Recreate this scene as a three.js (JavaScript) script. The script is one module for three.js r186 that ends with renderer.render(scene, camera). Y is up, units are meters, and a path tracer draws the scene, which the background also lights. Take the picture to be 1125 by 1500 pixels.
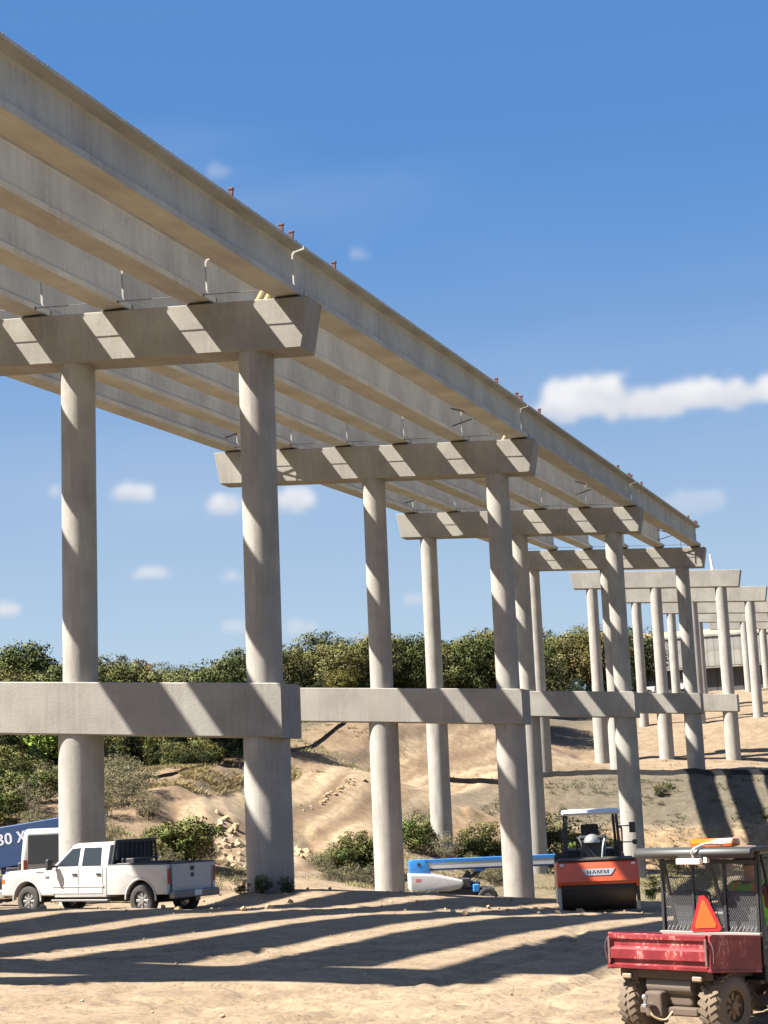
import * as THREE from 'three';
import { RoundedBoxGeometry } from 'three/addons/geometries/RoundedBoxGeometry.js';
import { mergeGeometries, mergeVertices, toCreasedNormals } from 'three/addons/utils/BufferGeometryUtils.js';
import { MarchingCubes } from 'three/addons/objects/MarchingCubes.js';

// ---------------------------------------------------------------- camera, sky, sun, exposure
const scene = new THREE.Scene();
const camera = new THREE.PerspectiveCamera(34.35, 1125 / 1500, 0.1, 4000);
camera.position.set(18.46, 2.083, 44.185);
camera.rotation.set(0.1763, 0.3201, -0.0412, 'YXZ');
const renderer = new THREE.WebGLRenderer({ antialias: true });
renderer.toneMapping = THREE.LinearToneMapping;
renderer.toneMappingExposure = 3.9;
renderer.shadowMap.enabled = true;
const SUN = new THREE.Vector3(-0.715, 1, 0.40).normalize();
const sun = new THREE.DirectionalLight(new THREE.Color(1, 0.945, 0.86), 5);
sun.position.copy(SUN).multiplyScalar(200).add(new THREE.Vector3(0, 0, -40));
sun.target.position.set(0, 0, -40);
sun.castShadow = true; sun.shadow.mapSize.set(4096, 4096);
Object.assign(sun.shadow.camera, { left: -120, right: 120, top: 120, bottom: -120, near: 1, far: 500 });
scene.add(sun, sun.target);

// seeded noise
function rng(a) { return () => { a = (a + 0x6d2b79f5) | 0; let t = Math.imul(a ^ (a >>> 15), 1 | a); t = (t + Math.imul(t ^ (t >>> 7), 61 | t)) ^ t; return ((t ^ (t >>> 14)) >>> 0) / 4294967296; }; }
const hash = (x, y, s = 0) => { let h = Math.imul(x | 0, 374761393) ^ Math.imul(y | 0, 668265263) ^ Math.imul(s | 0, 1274126177); h = Math.imul(h ^ (h >>> 13), 1274126177); return ((h ^ (h >>> 16)) >>> 0) / 4294967296; };
const sm = (t) => t * t * (3 - 2 * t), lerp = (a, b, t) => a + (b - a) * t, clamp = (x, a = 0, b = 1) => Math.min(b, Math.max(a, x)), step = (a, b, x) => sm(clamp((x - a) / (b - a)));
function vnoise(x, y, s = 0, wrap = 0) {
  const ix = Math.floor(x), iy = Math.floor(y), fx = sm(x - ix), fy = sm(y - iy), m = (v) => (wrap ? ((v % wrap) + wrap) % wrap : v);
  return lerp(lerp(hash(m(ix), m(iy), s), hash(m(ix + 1), m(iy), s), fx), lerp(hash(m(ix), m(iy + 1), s), hash(m(ix + 1), m(iy + 1), s), fx), fy);
}
function fbm(x, y, oct = 4, s = 0, wrap = 0) { let a = 0.5, v = 0, n = 0; for (let i = 0; i < oct; i++) { v += a * vnoise(x, y, s + i, wrap); n += a; a *= 0.5; x *= 2; y *= 2; wrap *= 2; } return v / n; }

// clear afternoon sky with a few fair-weather clouds, computed for every direction
{
  const W = 2048, H = 1024, data = new Float32Array(W * H * 4), EX = 3.9;
  const zen = [0.048, 0.152, 0.45], mid = [0.115, 0.305, 0.68], hor = [0.58, 0.73, 0.835];
  // clouds: azimuth (deg from -z, positive to +x), elevation, half width, half height, density
  const cl = [];
  const add = (az, el, hw, hh, d) => cl.push([az, el, hw, hh, d]);
  add(-8.77, 13.26, 4.07, 0.63, 1.00);
  add(-5.96, 13.30, 1.66, 0.62, 1.00);
  add(-10.76, 13.76, 1.92, 0.56, 1.00);
  add(-11.63, 13.28, 1.45, 0.52, 0.80);
  add(-7.94, 13.36, 2.09, 0.60, 0.90);
  add(-27.20, 10.93, 0.75, 0.33, 0.80);
  add(-23.78, 10.42, 0.99, 0.38, 0.90);
  add(-21.46, 10.59, 0.71, 0.42, 0.85);
  add(-26.49, 8.18, 0.65, 0.23, 0.70);
  add(-29.81, 11.02, 0.23, 0.28, 0.50);
  add(-31.42, 7.02, 0.55, 0.32, 0.90);
  add(-23.72, 8.02, 0.42, 0.19, 0.50);
  add(-23.76, 6.24, 0.52, 0.23, 0.40);
  add(-21.29, 6.16, 0.71, 0.28, 0.45);
  add(-17.46, 7.04, 0.38, 0.21, 0.40);
  add(-23.90, 21.82, 0.41, 0.28, 0.22);
  add(-18.88, 18.94, 0.37, 0.23, 0.25);
  add(-7.51, 9.72, 1.39, 0.51, 0.30);
  add(-10.71, 10.88, 0.94, 0.37, 0.20);
  const rc = rng(77);
  for (let i = 0; i < 70; i++) { const az = 12 + rc() * 315, el = 5 + rc() * rc() * 30, s = 0.6 + rc() * 1.6; add(az, el, s * (1.3 + rc()), s * 0.6, 0.5 + rc() * 0.5); }
  for (let j = 0; j < H; j++) {
    const el = ((j + 0.5) / H - 0.5) * 180, sy = Math.sin((el * Math.PI) / 180), row = cl.filter((q) => Math.abs(el - q[1]) < q[3] * 2);
    for (let i = 0; i < W; i++) {
      const ph = ((i + 0.5) / W - 0.5) * 2 * Math.PI, x = Math.cos(ph), z = Math.sin(ph);
      let az = (Math.atan2(x, -z) * 180) / Math.PI;
      let c;
      if (el >= 0) {
        const t = clamp(el / 90), a = step(0, 24, el), b = step(12, 62, el);
        c = [0, 1, 2].map((k) => lerp(lerp(hor[k], mid[k], Math.pow(a, 0.75)), zen[k], b));
        const cs = clamp((x * Math.cos((el * Math.PI) / 180) * SUN.x + sy * SUN.y + z * Math.cos((el * Math.PI) / 180) * SUN.z));
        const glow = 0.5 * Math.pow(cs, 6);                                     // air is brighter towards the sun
        c = c.map((v, k) => v * (1 + glow) + 1.5 * Math.pow(cs, 9) * [1, 0.95, 0.86][k]);  // last term: wide pale glow round the sun, added to lift shaded ground
        const veil = step(0.5, 0.95, fbm(az / 26 + 3, el / 4.5 + 7 - az / 60, 5, 21)) * 0.16 * step(3, 10, el) * (1 - step(30, 60, el));
        c = c.map((v, k) => lerp(v, [0.72, 0.80, 0.90][k], veil));
        for (const [ca, ce, hw, hh, d] of row) {
          let da = az - ca; if (da > 180) da -= 360; if (da < -180) da += 360;
          da *= Math.cos((el * Math.PI) / 180);
          const de = el - ce; if (Math.abs(da) > hw * 1.5 || Math.abs(de) > hh * 2) continue;
          const n = fbm(az * 1.5 + ca, el * 1.9 + ce * 3, 4, 5), flat = de < 0 ? 1.25 : 0.85;
          const r = Math.sqrt((da / hw) ** 2 + ((de * flat) / hh) ** 2);
          const a2 = step(0.02, 0.42, 1.06 - r + (n - 0.5) * 1.35) * d;
          const top = clamp(0.5 + de / hh * 0.5 + (n - 0.5) * 0.7);
          const w = [lerp(0.62, 0.93, top), lerp(0.66, 0.93, top), lerp(0.74, 0.95, top)];
          c = c.map((v, k) => lerp(v, w[k], a2));
        }
      } else c = hor.map((v, k) => v * lerp(0.9, [0.30, 0.24, 0.17][k], step(0, -8 * -1, -el)));
      const o = (j * W + i) * 4;
      for (let k = 0; k < 3; k++) data[o + k] = c[k] / EX;
      data[o + 3] = 1;
    }
  }
  const t = new THREE.DataTexture(data, W, H, THREE.RGBAFormat, THREE.FloatType);
  t.mapping = THREE.EquirectangularReflectionMapping; t.minFilter = t.magFilter = THREE.LinearFilter; t.needsUpdate = true;
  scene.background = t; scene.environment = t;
}

// ---------------------------------------------------------------- helpers
const V = (x, y, z) => new THREE.Vector3(x, y, z);
const used = new Map();
function numbered(n) { const k = used.get(n) ?? 0; used.set(n, k + 1); return k ? n + '_' + String(k).padStart(3, '0') : n; }
function shade(o) { o.castShadow = o.receiveShadow = true; return o; }
function part(name, geo, mat, parent, p, r) { const m = shade(new THREE.Mesh(geo, mat)); m.name = name; if (p) m.position.set(...p); if (r) m.rotation.set(...r); parent.add(m); return m; }
function tag(o, label, category, group, kind) { o.userData.label = label; o.userData.category = category; if (group) o.userData.group = group; if (kind) o.userData.kind = kind; return o; }
function thing(name, label, category, p = [0, 0, 0], turn = 0, group) { const g = new THREE.Group(); g.name = numbered(name); g.position.set(...p); g.rotation.y = turn; scene.add(g); return tag(g, label, category, group); }
function one(name, geo, mat, label, category, p, r, group) { const m = part(numbered(name), geo, mat, scene, p, r); return tag(m, label, category, group); }
function copy(o, name, label, group, p, turn, s) { const c = o.clone(); c.name = numbered(name); c.userData = { ...o.userData, label }; if (group) c.userData.group = group; if (p) c.position.set(...p); if (turn !== undefined) c.rotation.y = turn; if (s) Array.isArray(s) ? c.scale.set(...s) : c.scale.setScalar(s); scene.add(c); return c; }
function prep(g) { const n = g.index ? g.toNonIndexed() : g; for (const k of Object.keys(n.attributes)) if (!['position', 'normal', 'uv'].includes(k)) n.deleteAttribute(k); if (!n.attributes.uv) n.setAttribute('uv', new THREE.BufferAttribute(new Float32Array(n.attributes.position.count * 2), 2)); return n; }
const join = (l) => mergeGeometries(l.map(prep));
function boxUV(g, s = 1, ox = 0, oy = 0) {      // uv in metres, from the face's own plane
  const n = g.index ? g.toNonIndexed() : g; const p = n.attributes.position; if (!n.attributes.normal) n.computeVertexNormals();
  const uv = new Float32Array(p.count * 2), a = V(), b = V(), c = V(), nn = V();
  for (let i = 0; i < p.count; i += 3) {
    a.fromBufferAttribute(p, i); b.fromBufferAttribute(p, i + 1); c.fromBufferAttribute(p, i + 2);
    nn.copy(b).sub(a).cross(c.clone().sub(a)); const ax = Math.abs(nn.x), ay = Math.abs(nn.y), az = Math.abs(nn.z);
    [a, b, c].forEach((v, k) => { const [u, w] = ax >= ay && ax >= az ? [v.z, v.y] : ay >= az ? [v.x, v.z] : [v.x, v.y]; uv[(i + k) * 2] = u * s + ox; uv[(i + k) * 2 + 1] = w * s + oy; });
  }
  n.setAttribute('uv', new THREE.BufferAttribute(uv, 2)); return n;
}
const rbox = (w, h, d, r = 0.02, seg = 1) => new RoundedBoxGeometry(w, h, d, seg, Math.min(r, w / 2.01, h / 2.01, d / 2.01));
const at = (g, x = 0, y = 0, z = 0, rx = 0, ry = 0, rz = 0) => g.applyMatrix4(new THREE.Matrix4().makeRotationFromEuler(new THREE.Euler(rx, ry, rz)).setPosition(x, y, z));
function bar(a, b, r1, r2 = r1, seg = 8) { const A = V(...a), B = V(...b), d = B.clone().sub(A), g = new THREE.CylinderGeometry(r2, r1, d.length(), seg); g.applyQuaternion(new THREE.Quaternion().setFromUnitVectors(V(0, 1, 0), d.clone().normalize())); return g.translate((A.x + B.x) / 2, (A.y + B.y) / 2, (A.z + B.z) / 2); }
function beam(a, b, w, h) { const A = V(...a), B = V(...b), d = B.clone().sub(A), g = rbox(w, h, d.length(), Math.min(w, h) * 0.15); const m = new THREE.Matrix4().lookAt(B, A, V(0, 1, 0)); m.setPosition((A.x + B.x) / 2, (A.y + B.y) / 2, (A.z + B.z) / 2); return g.applyMatrix4(m); }
function shp(pts) { const s = new THREE.Shape(); pts.forEach(([x, y], i) => (i ? s.lineTo(x, y) : s.moveTo(x, y))); s.closePath(); return s; }
function ext(pts, depth, bev = 0.02, seg = 1, mid = true, holes) { const s = pts instanceof THREE.Shape ? pts : shp(pts); if (holes) s.holes.push(...holes); const g = new THREE.ExtrudeGeometry(s, { depth: Math.max(0.001, depth - 2 * bev), bevelEnabled: bev > 0, bevelThickness: bev, bevelSize: bev, bevelOffset: -bev, bevelSegments: seg, curveSegments: 14 }); if (mid) g.translate(0, 0, -(depth - 2 * bev) / 2); return g; }
const tube = (pts, r, seg = 20, rs = 6) => new THREE.TubeGeometry(new THREE.CatmullRomCurve3(pts.map((p) => V(...p))), seg, r, rs);
const lin = (r, g, b) => new THREE.Color().setRGB(r, g, b);
const M = (r, g, b, rough = 0.8, o = {}) => new THREE.MeshStandardMaterial({ color: lin(r, g, b), roughness: rough, ...o });
function tex(size, fn, srgb = true, wrap = true) {
  const d = new Uint8Array(size * size * 4);
  for (let j = 0; j < size; j++) for (let i = 0; i < size; i++) { const v = fn(i / size, j / size), o = (j * size + i) * 4; for (let k = 0; k < 3; k++) d[o + k] = clamp(Array.isArray(v) ? v[k] : v) * 255; d[o + 3] = 255; }
  const t = new THREE.DataTexture(d, size, size); t.magFilter = THREE.LinearFilter; t.minFilter = THREE.LinearMipmapLinearFilter; t.generateMipmaps = true;
  if (srgb) t.colorSpace = THREE.SRGBColorSpace; if (wrap) t.wrapS = t.wrapT = THREE.RepeatWrapping; t.needsUpdate = true; return t;
}
function canvasTex(w, h, draw) { const c = document.createElement('canvas'); c.width = w; c.height = h; draw(c.getContext('2d'), w, h); const t = new THREE.CanvasTexture(c); t.colorSpace = THREE.SRGBColorSpace; t.magFilter = THREE.LinearFilter; return t; }
const rep = (t, s) => { const c = t.clone(); c.repeat.set(s, s); c.needsUpdate = true; return c; };

// ---------------------------------------------------------------- ground
const CP = [[-30,1.72,60],[-30,1.5,44],[-30,1.33,32],[-30,1.22,24],[-30,1.14,18],[-10,1.16,60],[-10,0.94,44],[-10,0.77,32],[-10,0.66,24],[-10,0.58,18],[0,0.88,60],[0,0.66,44],[0,0.49,32],[0,0.38,24],[0,0.3,18],[8,0.66,60],[8,0.44,44],[8,0.27,32],[8,0.16,24],[8,0.07,18],[16,0.44,60],[16,0.21,44],[16,-0.15,18],[26,0.16,60],[26,-0.07,44],[26,-0.24,32],[26,-0.35,24],[26,-0.4,18],[45,-0.38,60],[45,-0.4,44],[45,-0.4,32],[45,-0.4,24],[45,-0.4,18],[15.7,-0.15,28.3],[16.7,-0.18,26.8],[-12,0.3,12],[-3,0.24,12],[1,0.15,11],[5,0.02,12.5],[9,-0.04,13.5],[12.4,-0.2,14.5],[17,-0.35,14],[25,-0.5,14],[40,-0.6,14],[-2,-0.33,6.5],[-6,-0.37,5],[0,-0.2,0],[5,-0.35,3],[5,-0.5,-2],[9.2,-0.87,-0.3],[10.3,-0.6,5],[14,-0.8,2],[22,-1,2],[40,-1,2],[-14,-0.3,0],[-25,-0.2,4],[-6,-0.5,-2],[-4,-3.2,-38],[0,-0.7,-8],[6,-1.1,-10],[12,-1.3,-10],[25,-1.5,-10],[0,-2.3,-28],[-6,-2.3,-28],[-12,-2.1,-28],[8,-2.4,-28],[22,-2.4,-28],[0,-3,-52],[-6,-2.9,-50],[12,-3,-52],[25,-2.9,-50],[-23.75,0.29,-25.63],[-28.59,2.58,-36.43],[-37.78,4.43,-48.02],[-39.4,5.4,-55.86],[-19.49,0.17,-27.06],[-25.69,2.42,-39.56],[-28.6,4.04,-46.86],[-31.85,5.14,-54.13],[-40.15,5.96,-61.93],[-44.97,6.46,-64.52],[-19.55,0.2,-34.53],[-18.8,0.03,-40.16],[-22.86,1.92,-40.6],[-21.67,2.16,-46.3],[-27.52,4.32,-49.3],[-25.15,4.58,-55.39],[-28.93,4.94,-57.28],[-29.54,5.79,-65.48],[-35.03,6.16,-65.73],[-19.2,-0.03,-50.74],[-16.66,0.38,-54.71],[-21.54,2.41,-58.06],[-19.9,2.97,-62.78],[-23.91,4.76,-64.33],[-26.85,6.18,-70.58],[-26.21,8.53,-84.26],[-23.99,8.31,-88.25],[-20.44,8.97,-96.79],[-21.46,4.18,-78.09],[-17.32,4.12,-82.69],[-31.81,9.35,-89.74],[-33.26,8.03,-80.95],[-10.6,-1.54,-32.47],[-15.71,1.13,-67.73],[-14.43,-1.05,-63.21],[-12.92,0.95,-71.9],[-11.81,-1.29,-67.34],[-9,3.95,-83.3],[0,3.5,-83.3],[10,3.35,-83.3],[25,3.3,-83.3],[-9,0.6,-74],[2,0.4,-74],[12,0.4,-74],[25,0.4,-74],[-9,-1.6,-66],[2,-2,-66],[14,-2,-66],[25,-2,-66],[0,3.9,-92],[14,3.7,-92],[-14,4.5,-92],[30,3.7,-92],[0,4.8,-108],[-6,5.18,-108],[-12,5.3,-108],[14,4.6,-108],[30,4.6,-108],[-16,8.2,-120],[0,7.2,-121],[14,7,-121],[0,9.6,-132],[-12,9.5,-132],[14,9.6,-132],[30,9.1,-132],[-30,11.6,-130],[0,12.2,-156],[-14,12.2,-156],[20,12.2,-156],[45,11.6,-156],[0,16.2,-190],[30,16,-190],[-25,15.2,-180],[-50,15.1,-165],[-80,13.6,-140],[60,15.6,-190],[20,17.6,-230],[-30,17.6,-230],[-90,16.6,-220],[90,16.6,-230],[-70,8.1,-95],[-110,11.6,-110],[-60,6.6,-70],[-60,3.6,-40],[-60,0.1,-10],[-90,0.6,20],[60,-0.9,-30],[70,1.6,-80],[80,6.6,-120],[-150,12.6,-60],[-150,4.6,40],[120,0.6,20],[130,8.6,-100]];
const CPC = 6, WR = (() => {     // surface through surveyed points
  const n = CP.length, N = n + 3, A = Array.from({ length: N }, () => new Float64Array(N + 1));
  for (let i = 0; i < n; i++) { for (let j = 0; j < n; j++) A[i][j] = -Math.sqrt((CP[i][0] - CP[j][0]) ** 2 + (CP[i][2] - CP[j][2]) ** 2 + CPC * CPC); A[i][i] += 0.02; A[i][n] = A[n][i] = 1; A[i][n + 1] = A[n + 1][i] = CP[i][0]; A[i][n + 2] = A[n + 2][i] = CP[i][2]; A[i][N] = CP[i][1]; }
  for (let c = 0; c < N; c++) { let p = c; for (let r = c + 1; r < N; r++) if (Math.abs(A[r][c]) > Math.abs(A[p][c])) p = r; [A[c], A[p]] = [A[p], A[c]]; for (let r = c + 1; r < N; r++) { const f = A[r][c] / A[c][c]; if (f) for (let k = c; k <= N; k++) A[r][k] -= f * A[c][k]; } }
  const w = new Float64Array(N); for (let r = N - 1; r >= 0; r--) { let s = A[r][N]; for (let k = r + 1; k < N; k++) s -= A[r][k] * w[k]; w[r] = s / A[r][r]; } return w;
})();
function base(x, z) {
  const X = clamp(x, -150, 130), Z = clamp(z, -240, 70); let s = 0; const n = CP.length;
  for (let i = 0; i < n; i++) s -= WR[i] * Math.sqrt((X - CP[i][0]) ** 2 + (Z - CP[i][2]) ** 2 + CPC * CPC);
  return s + WR[n] + WR[n + 1] * X + WR[n + 2] * Z;
}
const PIERZ = [30.2, 0, -28.14, -56.28, -84.8, -108.36, -132, -156, -180, -204];
const COLX = [0, -5.963, -11.926];
// ruts left by tyres on the pad: polylines (x, z), half the track
const RUTS = [[[8, 30], [11.5, 27.6], [13.2, 24.5], [13.8, 20], [12.6, 14]], [[10.5, 31.5], [13, 29], [14.6, 25.5], [15.4, 21], [16.5, 15]], [[6, 27.6], [10, 26.6], [15, 26.8], [22, 28.5]], [[3, 25], [8, 21.5], [13, 19], [20, 18]], [[12, 33], [13.3, 29.5], [16, 25], [20, 21]]];
function segd(px, pz, a, b) { const dx = b[0] - a[0], dz = b[1] - a[1], t = clamp(((px - a[0]) * dx + (pz - a[1]) * dz) / (dx * dx + dz * dz)); return [Math.hypot(px - a[0] - t * dx, pz - a[1] - t * dz), t]; }
const ROAD = [[-19.7,-43.2],[-20.4,-52.5],[-20.6,-61.9],[-20.8,-72.4],[-19.8,-82.2],[-17.7,-91.3],[-15.6,-102.5]];
function roadDist(x, z) {      // distance, signed side and length along the haul ramp
  let best = [99, 0, 0], s = 0;
  for (let i = 0; i + 1 < ROAD.length; i++) { const [q, t] = segd(x, z, ROAD[i], ROAD[i + 1]), dx = ROAD[i + 1][0] - ROAD[i][0], dz = ROAD[i + 1][1] - ROAD[i][1], l = Math.hypot(dx, dz); if (q < best[0]) best = [q, Math.sign((x - ROAD[i][0]) * -dz + (z - ROAD[i][1]) * dx) * q, s + t * l]; s += l; }
  return best;
}
function detail(x, z) {
  const near = 1 - step(30, 70, Math.hypot(x - 14, z - 26));
  let d = (fbm(x * 0.35, z * 0.35, 3, 3) - 0.5) * (0.16 - 0.11 * near) + (fbm(x * 1.3, z * 1.3, 3, 8) - 0.5) * (0.02 + 0.006 * near);
  if (near > 0) {
    d += (fbm(x * 4, z * 4, 3, 11) - 0.5) * 0.009 * near;
    const tr = Math.sin((x * 0.82 + z * 0.57) * 9 + fbm(x * 0.5, z * 0.5, 2, 33) * 6); d += near * 0.005 * tr * step(0.52, 0.62, fbm(x * 0.28 + 9, z * 0.28, 2, 35));
    for (const R of RUTS) for (let i = 0; i + 1 < R.length; i++) { const [q, t] = segd(x, z, R[i], R[i + 1]); const e = Math.abs(q - 0.75); if (e < 0.35) d += near * (-0.035 * Math.exp(-((e / 0.12) ** 2)) + 0.016 * Math.exp(-(((e - 0.2) / 0.07) ** 2)) + (e < 0.13 ? 0.012 * Math.sign(Math.sin((t * Math.hypot(R[i + 1][0] - R[i][0], R[i + 1][1] - R[i][1])) * 38)) : 0)); }
  }
  const lip = Math.exp(-(((z - (6 - 0.35 * x)) / 6) ** 2));                  // loose windrow at the edge of the pad
  d += lip * Math.max(0, fbm(x * 0.9, z * 1.5, 3, 31) - 0.5) * 0.18;
  const cut = step(-14, -18, x) * step(-34, -40, z) * (1 - step(-52, -58, z));
  d += cut * ((fbm((x * 0.88 - z * 0.475) * 1.5, (x * 0.475 + z * 0.88) * 0.14, 3, 41) - 0.5) * 0.3 + (fbm(x * 0.9, z * 0.9, 4, 43) - 0.5) * 0.35);
  if (x > -34 && x < 4 && z < -40 && z > -110) { const r = roadDist(x, z); if (r[0] < 9) { d += (fbm(r[1] * 1.3, r[2] * 0.07, 3, 15) - 0.5) * 0.2 * (1 - step(4, 9, r[0])); d += (r[1] < 0 ? 0.35 : -0.15) * Math.exp(-(((r[0] - 5.2) / 1.1) ** 2)) * (0.5 + fbm(x * 0.8, z * 0.8, 2, 19)); } }
  if (z < -62 && z > -84 && x > -15) d += (fbm(x * 0.9, z * 0.9, 4, 51) - 0.5) * (z > -72 ? 1.1 : 0.25);
  if (z < -84) d += (fbm(x * 0.25, z * 0.25, 4, 61) - 0.5) * 0.55;
  for (let i = 0; i < 6; i++) for (const cx of COLX) { const q = Math.hypot(x - cx, z - PIERZ[i]); if (q < 2.6) d += 0.14 * (1 - q / 2.6) * (0.6 + fbm(x * 2, z * 2, 2, 71)); }
  return d;
}
const height = (x, z) => base(x, z) + detail(x, z);
{
  // rows and columns lie closest on the pad and on the eroded banks
  const axis = (c, lo, hi, s0, k, [f0, f1, fs]) => { const st = (p) => Math.min(Math.max(s0, Math.abs(p - c) * k), fs + 0.05 * Math.max(0, f0 - p, p - f1)), o = [c]; let p = c; while (p > lo) { p -= st(p); o.unshift(p); } p = c; while (p < hi) { p += st(p); o.push(p); } return o; };
  const xs = axis(13, -1200, 1200, 0.10, 0.022, [-32, -8, 0.34]), zs = axis(26, -1400, 500, 0.10, 0.0145, [-84, -30, 0.42]), nx = xs.length, nz = zs.length;
  const pos = new Float32Array(nx * nz * 3), col = new Float32Array(nx * nz * 3), uv = new Float32Array(nx * nz * 2), idx = [];
  const tan = [0.268, 0.194, 0.118], pale = [0.312, 0.238, 0.156], brown = [0.22, 0.142, 0.080], grassy = [0.145, 0.120, 0.060], mulch = [0.118, 0.100, 0.070], duff = [0.055, 0.048, 0.030], rockc = [0.32, 0.225, 0.125], olive = [0.085, 0.083, 0.040];
  const mix = (a, b, t) => a.map((v, k) => lerp(v, b[k], t));
  for (let j = 0; j < nz; j++) for (let i = 0; i < nx; i++) {
    const x = xs[i], z = zs[j], o = j * nx + i; pos.set([x, height(x, z), z], o * 3); uv.set([x, z], o * 2);
    const n1 = fbm(x * 0.11, z * 0.11, 4, 2), n2 = fbm(x * 0.6, z * 0.6, 4, 4), n3 = fbm(x * 2.5, z * 2.5, 3, 6), w = (n2 - 0.5) * 7;
    let c = mix(tan, pale, clamp((n1 - 0.30) * 1.5 + (n2 - 0.5) * 0.7 + 0.15)); c = mix(c, brown, clamp((n3 - 0.62) * 1.6) * 0.5);
    if (x < -10 && z < -8) {
      c = mix(c, olive, step(-16 + w, -22 + w, x) * step(-16, -24, z + w) * (1 - step(-30, -36, z + w * 0.5)) * 0.8);                       // brush strip
      c = mix(c, mix(brown, rockc, clamp((n3 - 0.5) * 3)), step(-15, -19, x) * step(-31, -36, z) * (1 - step(-50, -56, z + (x + 20) * -0.8)) * 0.75 * (0.45 + 0.9 * fbm((x * 0.88 - z * 0.475) * 1.5, (x * 0.475 + z * 0.88) * 0.14, 3, 41)));                 // cut bank
      const plat = step(-23.5, -27, x + w * 0.3 + Math.max(0, -55 - z) * 0.15) * step(-46, -52, z - (x + 26) * -0.25 + w * 0.2);
      c = mix(c, mix(grassy, olive, clamp(n2 * 1.6 - 0.5)), plat * 0.92);
      c = mix(c, duff, step(-30, -34, x) * step(-56, -64, z + w * 0.4) * 0.8);
    }
    if (z < -60 && z > -84 && x > -25) c = mix(c, mix(mulch, olive, clamp((n2 - 0.45) * 2) * 0.5), step(-71, -75, z + w * 0.5) * step(-23, -20, x + w * 0.3) * 0.95);
    if (z < -56 && z > -72 && x > -15) c = mix(c, mix(rockc, brown, clamp(n3 * 2 - 0.6)), (1 - step(-71, -75, z + w * 0.5)) * step(-56, -62, z) * 0.85);
    if (z < -12 && z > -58 && x > -16) c = mix(c, mix(olive, grassy, n2), step(-30, -40, z + w) * 0.7 * step(-16, -12, x));
    if (z < -84) { c = mix(c, mix(brown, grassy, n2), step(0.5, 0.62, n2) * 0.4); c = mix(c, duff, step(-112, -126, z - Math.max(0, x + 16) * 3.2 + w) * 0.75 * step(-12, -20, x)); c = mix(c, mix(grassy, duff, 0.4), step(-215, -235, z + w)); }
    const rd = roadDist(x, z);
    if (rd[0] < 16) {       // haul ramp: packed pale lane, brown cut bank above it
      const st = fbm(rd[1] * 1.3, rd[2] * 0.07, 3, 15);
      c = mix(c, mix([0.19, 0.128, 0.074], tan, clamp(n2 * 1.3 - 0.35)), (1 - step(8, 14, rd[0])) * (rd[1] < 0 ? 0.95 : 0.3));
      const lane = 1 - step(3.2, 4.6, rd[0] + (n2 - 0.5) * 2);
      c = mix(c, mix([0.27, 0.192, 0.112], [0.42, 0.325, 0.205], clamp((st - 0.46) * 9)), lane); c = mix(c, brown, lane * clamp((0.46 - st) * 8) * 0.7);
      const wob = rd[1] + (fbm(rd[2] * 0.12, 3, 2, 23) - 0.5) * 2; for (const t of [-2.4, -0.7, 1.3, 2.9]) c = mix(c, brown, lane * 0.5 * Math.exp(-(((wob - t) / 0.32) ** 2)));   // wheel tracks
      c = mix(c, [0.16, 0.105, 0.06], 0.75 * Math.exp(-(((rd[1] + 5.0) / 0.8) ** 2)) * (0.4 + n3));             // loose soil along the cut
    }
    c = mix(c, mix(grassy, olive, clamp(n2 * 2 - 0.5)), Math.max(step(24, 34, x + w * 0.5), step(48, 56, z + w * 0.5), step(-30, -40, x + w * 0.5)) * 0.9);
    col.set(c, o * 3);
    if (i && j) idx.push(o - nx - 1, o - 1, o, o - nx - 1, o, o - nx);
  }
  const g = new THREE.BufferGeometry(); g.setAttribute('position', new THREE.BufferAttribute(pos, 3)); g.setAttribute('color', new THREE.BufferAttribute(col, 3)); g.setAttribute('uv', new THREE.BufferAttribute(uv, 2)); g.setIndex(idx); g.computeVertexNormals();
  const grain = tex(1024, (u, v) => { const a = fbm(u * 16, v * 16, 4, 1, 16), b = fbm(u * 96, v * 96, 3, 2, 96), c = vnoise(u * 340, v * 340, 3, 340); const s = 0.80 + (a - 0.5) * 0.22 + (b - 0.5) * 0.22 + (c - 0.5) * 0.10 - (b < 0.3 ? (0.3 - b) * 0.9 : 0); return [s, s * (0.985 + (a - 0.5) * 0.04), s * (0.96 + (a - 0.5) * 0.07)]; });
  const bump = tex(1024, (u, v) => { const b = fbm(u * 48, v * 48, 4, 12, 48), c = fbm(u * 200, v * 200, 2, 14, 200), p = clamp((fbm(u * 70, v * 70, 2, 17, 70) - 0.66) * 6); return 0.45 * b + 0.25 * c + 0.3 * p; }, false);
  const m = new THREE.MeshStandardMaterial({ map: rep(grain, 1 / 5), bumpMap: rep(bump, 1 / 3.3), bumpScale: 0.008, vertexColors: true, roughness: 1 });
  const gr = part('ground', g, m, scene); gr.userData = { kind: 'structure', label: 'sandy tan construction ground falling to a creek and rising to a wooded hill', category: 'ground' };
}

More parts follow.
